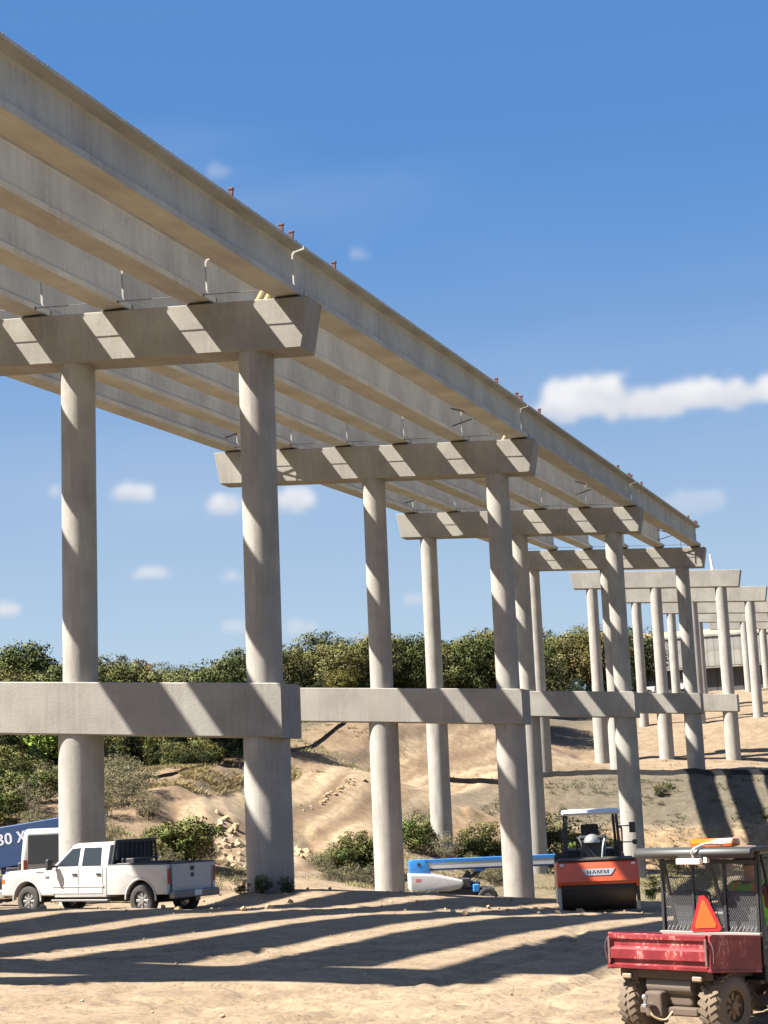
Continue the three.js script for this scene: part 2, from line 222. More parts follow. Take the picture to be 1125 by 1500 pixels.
// ---------------------------------------------------------------- concrete piers and girders
const concTex = tex(1024, (u, v) => { const a = fbm(u * 6, v * 6, 5, 91, 6), s = fbm(u * 60, v * 5, 3, 93, 60 * 5 / 5), p = vnoise(u * 300, v * 300, 95, 300), q = fbm(u * 24, v * 24, 3, 97, 24); const pit = q > 0.72 ? (q - 0.72) * 1.2 : 0; const x = 0.86 + (a - 0.5) * 0.17 + (s - 0.5) * 0.07 + (p - 0.5) * 0.04 - pit * 0.25; return [x, x * (0.992 + (a - 0.5) * 0.02), x * (0.975 + (s - 0.5) * 0.04)]; });
const concBump = tex(512, (u, v) => fbm(u * 60, v * 60, 4, 99, 60), false);
const CM = (r, g, b, s) => new THREE.MeshStandardMaterial({ color: lin(r, g, b), map: rep(concTex, s), bumpMap: rep(concBump, s * 2.2), bumpScale: 0.004, roughness: 0.92 });
const concrete = CM(0.326, 0.309, 0.281, 1 / 6), columnConcrete = CM(0.375, 0.355, 0.326, 1 / 5), girderConcretes = [CM(0.504, 0.495, 0.468, 1 / 7), CM(0.531, 0.522, 0.491, 1 / 7), CM(0.482, 0.474, 0.450, 1 / 7)];
const GR = 0.0476, CS = -0.0652, Y0 = 2.6;
const capY = (x, z) => 12.893 + Y0 + CS * x - GR * z, tieY = (x, z) => 1.571 + Y0 + CS * x - GR * z;
const CAPH = 1.545, CAPT = 1.10, TIEH = 1.54, TIET = 1.46;
const pierWords = ['three-column concrete pier at the open end of the bridge, before the white pickup', 'tall concrete pier rising directly behind the white pickup', 'concrete pier standing where the grey and blue boom lift is parked', 'concrete pier rising behind the orange drum roller', 'last concrete pier that carries girders, by the black silt fence', 'first bare pier past the girders, with tie beam and pipe on its cap', 'second bare pier up the slope past the girders, without a tie beam', 'third bare pier up the slope past the girders', 'fourth bare pier up the slope past the girders', 'bare pier at the top of the slope, last before the retaining wall'];
for (let i = 0; i < 10; i++) {
  const z = PIERZ[i], y = (x) => capY(x, z), lo = i < 6, g = thing('bridge_pier', pierWords[i], 'bridge pier', [0, 0, z], 0, 'concrete bridge piers');
  const L = COLX[2];
  part('cap_beam', boxUV(ext([[L - 1.66, y(L - 1.66)], [1.66, y(1.66)], [1.946, y(1.946) + CAPH], [L - 1.946, y(L - 1.946) + CAPH]], CAPT, 0.025), 1, i * 3.7, i * 1.3), concrete, g);
  if (lo) part('tie_beam', boxUV(ext([[L - 0.86, tieY(L - 0.86, z)], [0.8, tieY(0.8, z)], [0.8, tieY(0.8, z) + TIEH], [L - 0.86, tieY(L - 0.86, z) + TIEH]], TIET, 0.03), 1, i * 2.1, i * 5.3), concrete, g);
  COLX.forEach((x, k) => {
    const gy = base(x, z) - 2.5, uvc = (q, r) => { const u = q.attributes.uv, p = q.attributes.position; for (let n = 0; n < u.count; n++) u.setXY(n, u.getX(n) * 2 * Math.PI * r + i * 1.7 + k * 2.9, p.getY(n)); return q; };
    const top = y(x) + 0.12, t0 = lo ? tieY(x, z) + TIEH - 0.1 : gy;
    const up = new THREE.CylinderGeometry(0.525, 0.525, top - t0, 56, 1); up.translate(x, (top + t0) / 2, 0); part('upper_column', uvc(up, 0.525), columnConcrete, g);
    if (lo) { const b1 = tieY(x, z) + 0.1, dn = new THREE.CylinderGeometry(0.672, 0.672, b1 - gy, 56, 1); dn.translate(x, (b1 + gy) / 2, 0); part('lower_column', uvc(dn, 0.672), columnConcrete, g); }
  });
}
// girders: I section with flared flanges
const half = [[0, 0], [0.385, 0], [0.405, 0.02], [0.405, 0.20], [0.12, 0.40], [0.09, 0.47], [0.09, 1.34], [0.14, 1.42], [0.40, 1.475], [0.455, 1.485], [0.455, 1.575], [0, 1.575]];
const section = [...half.slice(1, -1), ...half.slice(1, -1).reverse().map(([x, y]) => [-x, y])];
const rubber = M(0.03, 0.03, 0.03, 0.9), rust = M(0.085, 0.028, 0.026, 0.75), steelDark = M(0.09, 0.075, 0.065, 0.6, { metalness: 0.4 }), timber = M(0.50, 0.36, 0.19, 0.85);
const girderX = (k) => 1.19 - 2.83 * k, spanWord = ['span whose far end rests behind the white pickup', 'span between the pickup pier and the boom lift pier', 'span between the boom lift pier and the roller pier', 'last span, ending short of the bare piers'];
const nth = ['shaded outermost', 'second', 'third', 'fourth', 'fifth', 'sunny-side outermost'];
for (let s = 0; s < 4; s++) {
  const za = PIERZ[s] - 0.06, zb = PIERZ[s + 1] + 0.06, len = za - zb, inc = Math.atan(GR), L = len / Math.cos(inc);
  for (let k = 0; k < 6; k++) {
    const x = girderX(k), y0 = capY(x, za) + CAPH + 0.10;
    const g = thing('concrete_girder', `${nth[k]} concrete girder of the ${spanWord[s]}`, 'girder', [x, y0, za], 0, 'long concrete girders of the unfinished deck');
    g.rotation.x = 0;
    const tilt = new THREE.Matrix4().makeRotationX(inc);
    const body = boxUV(ext(section, L, 0, 1, false).translate(0, 0, -L), 1, k * 3.1 + s, s * 2.3); body.applyMatrix4(tilt);
    part('beam', body, girderConcretes[(k * 2 + s) % 3], g);
    const on = (d, yy) => [0, yy + d * Math.sin(inc), -d * Math.cos(inc)];
    for (const d of [0.28, L - 0.28]) { const q = on(d, -0.045); part('bearing_pad', rbox(0.70, 0.09, 0.24, 0.01), rubber, g, q, [inc, 0, 0]); }
    for (const d of [3.0, L - 4.9, L - 1.3, L - 0.5]) {
      const q = on(d, 1.57), pg = join([at(rbox(0.13, 0.30, 0.07, 0.015), 0, 0.14, 0), at(rbox(0.17, 0.07, 0.10, 0.02), 0, 0.32, 0)]);
      const p = part('lifting_post', pg, rust, g, [0.28, q[1], q[2]]);
    }
    const st = []; for (let d = 0.3; d < L - 0.2; d += 0.6) { const q = on(d, 1.575); st.push(at(new THREE.BoxGeometry(0.03, 0.07, 0.03), 0.40, q[1] + 0.03, q[2]), at(new THREE.BoxGeometry(0.03, 0.07, 0.03), -0.40, q[1] + 0.03, q[2]), at(new THREE.BoxGeometry(0.02, 0.16, 0.02), 0.1, q[1] + 0.08, q[2])); }
    const stm = part('stirrup_bars', join(st), steelDark, g); stm.userData.kind = 'stuff';
  }
}
// rods that tie the girder feet together beside every cap, and cross braces
const capWord = ['open end pier', 'pickup pier', 'boom lift pier', 'roller pier', 'silt fence pier'];
for (let s = 1; s < 5; s++) for (let k = 0; k < 5; k++) {
  const z = PIERZ[s] + 0.95, a = girderX(k) - 0.40, b = girderX(k + 1) + 0.40, yy = (x) => capY(x, z) + CAPH + 0.19;
  one('tie_rod', join([bar([a, yy(a), z], [b, yy(b), z], 0.013), at(rbox(0.03, 0.1, 0.1), a - 0.005, yy(a), z), at(rbox(0.03, 0.1, 0.1), b + 0.005, yy(b), z)]), steelDark, `thin steel rod joining girder feet at the ${capWord[s]}`, 'steel rod', undefined, undefined, `steel rods between girder feet at the ${capWord[s]}`);
}
const braceAt = (s, k, dz, words) => {
  const z = PIERZ[s] + dz, a = girderX(k) - 0.11, b = girderX(k + 1) + 0.11, y = (x, h) => capY(x, z) + CAPH + 0.1 + h;
  const g = thing('cross_brace', words, 'steel brace', [0, 0, 0], 0, 'steel braces between girders');
  part('diagonal', bar([a, y(a, 1.3), z], [b, y(b, 0.5), z], 0.03), steelDark, g); part('diagonal', bar([a, y(a, 0.5), z + 0.08], [b, y(b, 1.3), z + 0.08], 0.03), steelDark, g);
  part('hanger', bar([a - 0.4, y(a, 0.0), z], [a - 0.35, y(a, 1.3), z], 0.03), steelDark, g); part('hanger', bar([a - 0.9, y(a, 0.0), z], [a - 0.85, y(a, 1.0), z], 0.03), steelDark, g);
};
braceAt(2, 0, 1.6, 'dark steel cross brace by the fascia girder at the boom lift pier'); braceAt(2, 4, 1.4, 'dark steel cross brace at the sunny edge over the boom lift pier');
braceAt(3, 4, 1.6, 'dark steel cross brace at the sunny edge over the roller pier'); braceAt(3, 0, 3.0, 'dark steel cross brace by the fascia girder at the roller pier');
braceAt(4, 0, 1.1, 'dark steel cross brace by the fascia girder at the last loaded pier');
for (const [s, x, dz, w] of [[1, 0.55, 0.15, 'upper'], [1, 0.30, 0.18, 'lower'], [2, 0.55, 0.2, 'upper']]) {
  const z = PIERZ[s] + dz, y = capY(x, z) + CAPH;
  one('timber_block', at(rbox(0.09, 0.62, 0.14, 0.01), x, y + 0.30, z, 0, 0, -0.55), timber, `sunlit ${w} timber block propped on the cap of the ${capWord[s]}`, 'timber block');
}
{ const z = PIERZ[5], x = -0.6, y = capY(x, z) + CAPH; const g = thing('vent_pipe', 'thin white pipe standing on the cap of the first bare pier', 'pipe', [x, y, z]); part('pipe', bar([0, -0.02, 0], [-0.12, 1.5, 0], 0.12, 0.10, 10), M(0.75, 0.75, 0.75, 0.6), g); part('collar', bar([0, -0.02, 0], [0, 0.1, 0], 0.2, 0.2, 12), M(0.6, 0.6, 0.58, 0.6), g); }

// ---------------------------------------------------------------- vehicles (local +x forward, y up, +z to the vehicle's own right)
const turnTo = (hx, hz) => Math.atan2(-hz, hx);
const dust = tex(256, (u, v) => { const a = fbm(u * 8, v * 8, 4, 201, 8); const s = 0.94 + (a - 0.5) * 0.10; return [s, s * 0.99, s * 0.972]; });
const paint = (r, g, b, o = {}) => new THREE.MeshPhysicalMaterial({ color: lin(r, g, b), map: dust, roughness: 0.38, clearcoat: 0.5, clearcoatRoughness: 0.25, ...o });
const whitePaint = paint(0.43, 0.43, 0.43), blackPlastic = M(0.022, 0.022, 0.024, 0.55), tyreM = M(0.035, 0.032, 0.030, 0.95), dustTyre = M(0.135, 0.102, 0.07, 1), chrome = M(0.55, 0.55, 0.55, 0.25, { metalness: 0.9 }), alloy = M(0.35, 0.34, 0.33, 0.35, { metalness: 0.8 }), steelGrey = M(0.16, 0.155, 0.15, 0.5, { metalness: 0.5 }), under = M(0.025, 0.022, 0.02, 0.9), mudMetal = M(0.085, 0.06, 0.042, 0.9);
const tinted = new THREE.MeshPhysicalMaterial({ color: lin(0.02, 0.025, 0.028), roughness: 0.06, specularIntensity: 1 }), redLens = new THREE.MeshPhysicalMaterial({ color: lin(0.24, 0.012, 0.010), roughness: 0.15, clearcoat: 1 }), clearLens = new THREE.MeshPhysicalMaterial({ color: lin(0.55, 0.56, 0.56), roughness: 0.1, clearcoat: 1 }), amber = new THREE.MeshPhysicalMaterial({ color: lin(0.55, 0.11, 0.008), roughness: 0.2, clearcoat: 1 });
function wheel(parent, x, y, z, r, w, rimR, rimMat, tread = 0, side = Math.sign(z) || 1, tm = tyreM) {
  const p = [[rimR, -w / 2 + 0.02], [rimR + 0.03, -w / 2], [r - 0.06, -w / 2], [r - 0.015, -w / 2 + 0.03], [r, -w / 2 + 0.07], [r, w / 2 - 0.07], [r - 0.015, w / 2 - 0.03], [r - 0.06, w / 2], [rimR + 0.03, w / 2], [rimR, w / 2 - 0.02]];
  const list = [at(new THREE.LatheGeometry(p.map(([a, b]) => new THREE.Vector2(a, b)), 36), 0, 0, 0, Math.PI / 2)];
  if (tread) for (let i = 0; i < tread; i++) { const a = (i / tread) * Math.PI * 2; for (const s of [-1, 1]) list.push(at(new THREE.BoxGeometry(0.038, 0.022, w * 0.40), 0, r, 0, 0, s * 0.55, 0).applyMatrix4(new THREE.Matrix4().makeRotationZ(a + (s > 0 ? Math.PI / tread : 0))).translate(0, 0, s * w * 0.22)); }
  const t = part('wheel', join(list), tm, parent, [x, y, z]);
  const rl = [at(new THREE.CylinderGeometry(rimR + 0.005, rimR + 0.005, w * 0.72, 28, 1, true), 0, 0, 0, Math.PI / 2), at(new THREE.CylinderGeometry(rimR * 0.95, rimR * 0.95, 0.03, 28), 0, 0, side * w * 0.18, Math.PI / 2), at(new THREE.CylinderGeometry(rimR * 0.33, rimR * 0.38, 0.09, 16), 0, 0, side * w * 0.26, side * Math.PI / 2)];
  for (let i = 0; i < 8; i++) rl.push(at(rbox(rimR * 0.30, rimR * 0.62, 0.05, 0.015), 0, rimR * 0.60, side * w * 0.26).applyMatrix4(new THREE.Matrix4().makeRotationZ((i * Math.PI) / 4)));
  part('rim', join(rl), rimMat, t); return t;
}
function archShape(pts, arches) {   // side outline with wheel openings cut into its lower edge; pts run clockwise over the top, arches along the bottom from rear to front
  const s = new THREE.Shape(); s.moveTo(...pts[0]); pts.slice(1).forEach((p) => s.lineTo(...p)); const yb = pts[0][1];
  for (const [cx, cy, r] of arches) { const dx = Math.sqrt(Math.max(0.0001, r * r - (yb - cy) ** 2)); s.lineTo(cx + dx, yb); const a0 = Math.atan2(yb - cy, dx); s.absarc(cx, cy, r, a0, Math.PI - a0, false); }
  s.closePath(); return s;
}
function taper(g, y0, y1, k) { const p = g.attributes.position; for (let i = 0; i < p.count; i++) { const t = clamp((p.getY(i) - y0) / (y1 - y0)); p.setZ(i, p.getZ(i) * lerp(1, k, t)); } g.computeVertexNormals(); return g; }
function pickup(label, p, turn, group, detail = true) {
  const g = thing('pickup_truck', label, 'pickup truck', p, turn, group), W = 2.02, hw = W / 2;
  // front clip: fenders, hood
  const front = archShape([[0.95, 0.56], [0.95, 1.30], [1.15, 1.33], [2.72, 1.25], [2.93, 1.17], [3.02, 0.98], [3.02, 0.56]], [[2.0, 0.44, 0.52]]);
  part('hood', toCreasedNormals(ext(front, W - 0.02, 0.06, 3), 0.6), whitePaint, g);
  part('cab_body', toCreasedNormals(ext([[-0.98, 0.52], [0.955, 0.52], [0.955, 1.32], [-0.98, 1.32]], W - 0.015, 0.05, 2), 0.6), whitePaint, g);
  const green = ext([[-1.0, 1.28], [1.14, 1.28], [0.42, 1.92], [0.24, 1.97], [-0.82, 1.97], [-0.97, 1.90]], W - 0.10, 0.05, 3); taper(green, 1.3, 1.97, 0.83);
  part('cab_roof', toCreasedNormals(green, 0.7), whitePaint, g);
  const sideW = (pts, s) => { const q = ext(pts, 0.012, 0.003); const a = Math.atan2((W - 0.10) / 2 * 0.17, 0.67); q.translate(0, -1.30, 0); q.rotateX(-a * s); return q.translate(0, 1.30, s * ((W - 0.10) / 2 - 0.0 + 0.004)); };
  for (const s of [-1, 1]) {
    part('window', sideW([[0.10, 1.36], [0.92, 1.36], [0.40, 1.84], [0.10, 1.86]], s), tinted, g); part('window', sideW([[-0.74, 1.36], [-0.04, 1.36], [-0.04, 1.86], [-0.68, 1.86]], s), tinted, g);
    const d1 = part('door', ext([[0.04, 0.62], [0.99, 0.62], [0.99, 1.29], [0.04, 1.29]], 0.03, 0.012, 2).translate(0, 0, s * (hw - 0.008)), whitePaint, g), d2 = part('door', ext([[-0.86, 0.62], [0.02, 0.62], [0.02, 1.29], [-0.86, 1.29]], 0.03, 0.012, 2).translate(0, 0, s * (hw - 0.008)), whitePaint, g);
    part('handle', rbox(0.17, 0.055, 0.05, 0.02), blackPlastic, d1, [0.16, 1.14, s * (hw + 0.02)]); part('handle', rbox(0.17, 0.055, 0.05, 0.02), blackPlastic, d2, [-0.72, 1.14, s * (hw + 0.02)]);
    part('moulding', rbox(1.9, 0.05, 0.03, 0.012), whitePaint, g, [0.05, 0.82, s * (hw + 0.006)]);
    part('mirror', join([at(rbox(0.12, 0.30, 0.20, 0.04, 2), 0.92, 1.42, s * (hw + 0.22)), beam([0.9, 1.36, s * (hw - 0.05)], [0.92, 1.36, s * (hw + 0.16)], 0.05, 0.06)]), blackPlastic, g);
    part('side_step', at(rbox(2.1, 0.06, 0.18, 0.02), 0.0, 0.44, s * (hw - 0.06)), steelGrey, g);
    const bs = archShape([[-3.14, 0.58], [-3.14, 1.36], [-1.0, 1.36], [-1.0, 0.58]], [[-2.2, 0.44, 0.53]]);
    part('bed_side', toCreasedNormals(ext(bs, 0.14, 0.035, 2).translate(0, 0, s * (hw - 0.075)), 0.6), whitePaint, g);
    part('bed_rail', at(rbox(2.12, 0.03, 0.12, 0.01), -2.07, 1.372, s * (hw - 0.08)), blackPlastic, g);
    part('taillight', at(rbox(0.06, 0.40, 0.10, 0.03, 2), -3.135, 1.05, s * (hw - 0.075)), redLens, g);
    part('headlight', at(rbox(0.10, 0.30, 0.32, 0.04, 2), 2.965, 1.0, s * (hw - 0.20)), clearLens, g); part('turn_signal', at(rbox(0.12, 0.15, 0.10, 0.03), 2.93, 0.97, s * (hw - 0.045)), amber, g);
    part('fender_flare', at(new THREE.TorusGeometry(0.53, 0.03, 8, 24, Math.PI * 1.02), -2.2, 0.46, s * (hw - 0.015)), whitePaint, g); part('fender_flare', at(new THREE.TorusGeometry(0.53, 0.03, 8, 24, Math.PI * 1.02), 2.0, 0.46, s * (hw - 0.015)), whitePaint, g);
    for (const x of [2.0, -2.2]) wheel(g, x, 0.42, s * (hw - 0.16), 0.42, 0.28, 0.235, alloy);
  }
  const wa = Math.atan2(0.64, 0.72); part('windshield', at(rbox(0.012, 0.86, 1.58, 0.004), 0.80, 1.61, 0, 0, 0, Math.PI / 2 - wa), tinted, g);
  part('rear_window', at(rbox(0.012, 0.46, 1.40, 0.004), -0.995, 1.62, 0, 0, 0, 0.03), tinted, g);
  part('bed_floor', at(rbox(2.1, 0.06, W - 0.3, 0.01), -2.07, 0.80, 0), blackPlastic, g); part('bulkhead', at(rbox(0.06, 0.8, W - 0.24, 0.01), -1.03, 0.98, 0), blackPlastic, g);
  const tg = part('tailgate', join([at(rbox(0.09, 0.74, W - 0.42, 0.03, 2), -3.11, 0.99, 0), at(rbox(0.02, 0.12, W - 0.6, 0.01), -3.155, 0.80, 0)]), whitePaint, g);
  part('handle', at(rbox(0.03, 0.11, 0.16, 0.03), -3.16, 1.22, 0), blackPlastic, tg); part('badge', at(new THREE.CylinderGeometry(0.06, 0.06, 0.015, 20), -3.16, 1.05, 0, 0, 0, Math.PI / 2), blackPlastic, tg);
  part('tailgate_cap', at(rbox(0.11, 0.025, W - 0.42, 0.01), -3.11, 1.37, 0), blackPlastic, g);
  const rb = part('rear_bumper', join([at(rbox(0.22, 0.20, W - 0.16, 0.04, 2), -3.24, 0.56, 0), at(rbox(0.1, 0.1, 0.12, 0.02), -3.34, 0.42, 0)]), steelGrey, g); part('number_plate', at(rbox(0.012, 0.15, 0.30, 0.004), -3.357, 0.58, 0), M(0.55, 0.55, 0.52, 0.5), rb);
  part('front_bumper', at(rbox(0.24, 0.26, W - 0.06, 0.06, 2), 3.06, 0.62, 0), chrome, g); part('grille', at(rbox(0.05, 0.36, 1.15, 0.02), 3.03, 0.99, 0), chrome, g);
  part('chassis', join([at(rbox(5.9, 0.16, 0.9, 0.02), -0.05, 0.46, 0), at(new THREE.CylinderGeometry(0.09, 0.09, 1.6, 10), -2.2, 0.42, 0, Math.PI / 2), at(new THREE.CylinderGeometry(0.07, 0.07, 1.6, 10), 2.0, 0.42, 0, Math.PI / 2), at(rbox(2.0, 0.45, 1.5, 0.02), 2.0, 0.82, 0), at(rbox(2.0, 0.3, 1.66, 0.02), -2.0, 0.72, 0)]), under, g);
  if (detail) {
    const rack = [beam([-1.12, 1.36, 0.9], [-1.16, 2.0, 0.78], 0.07, 0.07), beam([-1.12, 1.36, -0.9], [-1.16, 2.0, -0.78], 0.07, 0.07), beam([-1.16, 1.99, -0.8], [-1.16, 1.99, 0.8], 0.07, 0.09), beam([-1.14, 1.5, -0.86], [-1.14, 1.5, 0.86], 0.05, 0.06)];
    for (let i = 0; i < 9; i++) { const z = -0.72 + i * 0.18; rack.push(beam([-1.13, 1.5, z], [-1.16, 1.98, z * 0.96], 0.03, 0.03)); }
    part('headache_rack', join(rack), blackPlastic, g);
    part('rack_screen', at(rbox(0.015, 0.44, 1.46, 0.004), -1.11, 1.74, 0, 0, 0, 0.06), M(0.03, 0.03, 0.033, 0.7), g);
    part('tool_chest', join([at(rbox(0.55, 0.42, 1.70, 0.03), -1.42, 1.20, 0), at(rbox(0.50, 0.20, 0.7, 0.03), -1.42, 1.43, -0.3)]), blackPlastic, g);
    part('fender_badge', at(rbox(0.13, 0.05, 0.012, 0.004), 1.22, 1.08, -hw - 0.001), steelGrey, g); part('hood_vent', at(rbox(0.28, 0.04, 0.012, 0.004), 1.50, 1.21, -hw + 0.012), steelGrey, g);
  }
  return g;
}
const truck = pickup('white crew cab pickup with a black headache rack, parked by the tall pier', [-3.0, -0.39, 4.15], turnTo(-0.967, -0.254), undefined);
truck.scale.setScalar(0.95);

// single drum roller, facing the camera side
{
  const g = thing('drum_roller', 'orange single drum roller with a canopy, front drum facing out', 'road roller', [9.2, 0, -0.5], turnTo(0.26, 0.966));
  g.position.y = base(9.2, -0.3) + 0.02; g.scale.setScalar(1.085);
  const orange = paint(0.66, 0.095, 0.028, { roughness: 0.5 }), drumM = M(0.075, 0.062, 0.055, 0.55, { metalness: 0.35, map: dust }), dark = M(0.03, 0.03, 0.032, 0.6);
  part('drum', at(new THREE.CylinderGeometry(0.64, 0.64, 1.80, 56), 0, 0.64, 0, Math.PI / 2), drumM, g);
  part('front_frame', toCreasedNormals(ext([[0.55, 0.66], [0.80, 0.66], [0.83, 0.74], [0.70, 1.17], [0.62, 1.22], [0.45, 1.22]], 1.98, 0.02, 2), 0.5), orange, g);
  part('scraper', at(rbox(0.03, 0.14, 1.74, 0.01), 0.70, 0.62, 0, 0, 0, 0.2), dark, g);
  for (const s of [-1, 1]) { part('side_arm', ext([[-1.2, 0.55], [0.72, 0.60], [0.80, 0.74], [0.66, 1.20], [-1.2, 1.15]], 0.09, 0.015).translate(0, 0, s * 0.945), orange, g); part('drum_hub', at(new THREE.CylinderGeometry(0.30, 0.34, 0.08, 24), 0, 0.64, s * 0.90, Math.PI / 2), dark, g); part('marker_plate', at(rbox(0.04, 0.62, 0.08, 0.01), 0.70, 0.35, s * 0.945, 0, 0, 0.12), s > 0 ? M(0.36, 0.33, 0.28, 0.6) : dark, g); }  // right plate is worn steel with sunlight put into its colour; left stays dark
  part('top_plate', at(rbox(0.55, 0.04, 1.9, 0.01), 0.42, 1.235, 0), dark, g);
  const bt = canvasTex(512, 100, (c, w, h) => { c.fillStyle = '#8d9098'; c.fillRect(0, 0, w, h); c.fillStyle = '#060608'; c.font = 'bold 96px sans-serif'; c.textAlign = 'center'; c.textBaseline = 'middle'; c.save(); c.translate(w / 2, h / 2 + 2); c.scale(1.1, 0.82); c.fillText('HAMM', 0, 0); c.restore(); });
  const badge = ext([[-0.42, 0.075], [-0.30, -0.085], [0.30, -0.085], [0.42, 0.075]], 0.012, 0); { const p = badge.attributes.position, u = badge.attributes.uv; for (let i = 0; i < p.count; i++) u.setXY(i, (p.getX(i) + 0.42) / 0.84, (p.getY(i) + 0.085) / 0.16); }
  part('name_badge', badge.rotateY(Math.PI / 2).rotateZ(Math.atan2(0.13, 0.43)).translate(0.775, 0.955, 0), new THREE.MeshStandardMaterial({ map: bt, roughness: 0.5 }), g);
  part('lamp', at(rbox(0.05, 0.07, 0.1, 0.02), 0.70, 1.13, 0.86), clearLens, g); part('lamp', at(rbox(0.05, 0.07, 0.1, 0.02), 0.70, 1.13, -0.86), clearLens, g);
  part('platform', at(rbox(1.5, 0.12, 1.5, 0.02), -1.35, 1.10, 0), dark, g);
  part('articulation', at(rbox(0.8, 0.5, 0.6, 0.05), -0.95, 0.75, 0), dark, g);
  part('engine_hood', toCreasedNormals(ext([[-3.6, 0.6], [-2.0, 0.6], [-2.0, 1.40], [-2.6, 1.44], [-3.6, 1.25]], 1.3, 0.06, 3), 0.6), dark, g);
  for (const s of [-1, 1]) wheel(g, -2.75, 0.66, s * 0.70, 0.66, 0.42, 0.32, steelGrey, 18);
  part('axle', at(new THREE.CylinderGeometry(0.12, 0.12, 1.4, 12), -2.75, 0.66, 0, Math.PI / 2), dark, g);
  const post = (x, z) => part('canopy_post', beam([x, 1.12, z], [x, 2.30, z * 0.92], 0.07, 0.07), dark, g);
  for (const s of [-1, 1]) { post(-0.75, s * 0.68); post(-1.95, s * 0.68); }
  part('canopy', toCreasedNormals(ext([[-2.15, 2.30], [-0.55, 2.30], [-0.50, 2.36], [-0.62, 2.43], [-2.05, 2.44], [-2.18, 2.37]], 1.45, 0.05, 3), 0.6), M(0.62, 0.62, 0.62, 0.5), g);
  part('console', join([at(rbox(0.30, 0.55, 0.62, 0.06, 2), -0.72, 1.42, 0), at(rbox(0.34, 0.12, 0.70, 0.05), -0.74, 1.70, 0, 0, 0, 0.35)]), dark, g);
  part('steering_wheel', at(new THREE.TorusGeometry(0.19, 0.018, 8, 24), -0.92, 1.78, 0, 0, Math.PI / 2, 0), dark, g);
  part('exhaust_dome', at(new THREE.SphereGeometry(0.21, 20, 12, 0, Math.PI * 2, 0, Math.PI / 2), -0.60, 1.62, 0.02), M(0.30, 0.30, 0.30, 0.35, { metalness: 0.5 }), g);
  const seat = part('seat', join([at(rbox(0.48, 0.13, 0.5, 0.05, 2), -1.5, 1.46, 0), at(rbox(0.13, 0.56, 0.46, 0.05, 2), -1.75, 1.78, 0, 0, 0, 0.12), at(rbox(0.3, 0.3, 0.3, 0.03), -1.5, 1.28, 0)]), dark, g); part('armrest', join([at(rbox(0.3, 0.06, 0.07, 0.02), -1.5, 1.66, 0.3), at(rbox(0.3, 0.06, 0.07, 0.02), -1.5, 1.66, -0.3)]), dark, seat);
  part('guard_rail', join([tube([[-0.65, 1.14, 0.72], [-0.64, 1.9, 0.74], [-1.2, 1.95, 0.76], [-1.9, 1.9, 0.74], [-1.92, 1.14, 0.72]], 0.022), tube([[-0.65, 1.14, -0.72], [-0.64, 1.9, -0.74], [-1.2, 1.95, -0.76], [-1.9, 1.9, -0.74], [-1.92, 1.14, -0.72]], 0.022)]), dark, g);
  part('mirror', join([bar([-0.7, 2.0, -0.66], [-0.55, 2.0, -0.98], 0.015), at(rbox(0.05, 0.26, 0.16, 0.02), -0.55, 1.96, -1.0)]), dark, g); part('work_lamp', join([bar([-0.7, 1.6, -0.66], [-0.6, 1.6, -1.0], 0.015), at(rbox(0.09, 0.12, 0.12, 0.03), -0.58, 1.6, -1.04)]), dark, g);
  part('hydraulic_hose', tube([[-0.5, 1.25, 0.25], [-0.45, 1.6, 0.3], [-0.7, 1.75, 0.38], [-0.9, 1.3, 0.4]], 0.025), M(0.05, 0.05, 0.05, 0.6), g); part('hydraulic_hose', tube([[-0.45, 1.25, -0.2], [-0.42, 1.55, -0.24], [-0.6, 1.7, -0.3], [-0.9, 1.3, -0.3]], 0.025), M(0.35, 0.42, 0.42, 0.6), g);
}
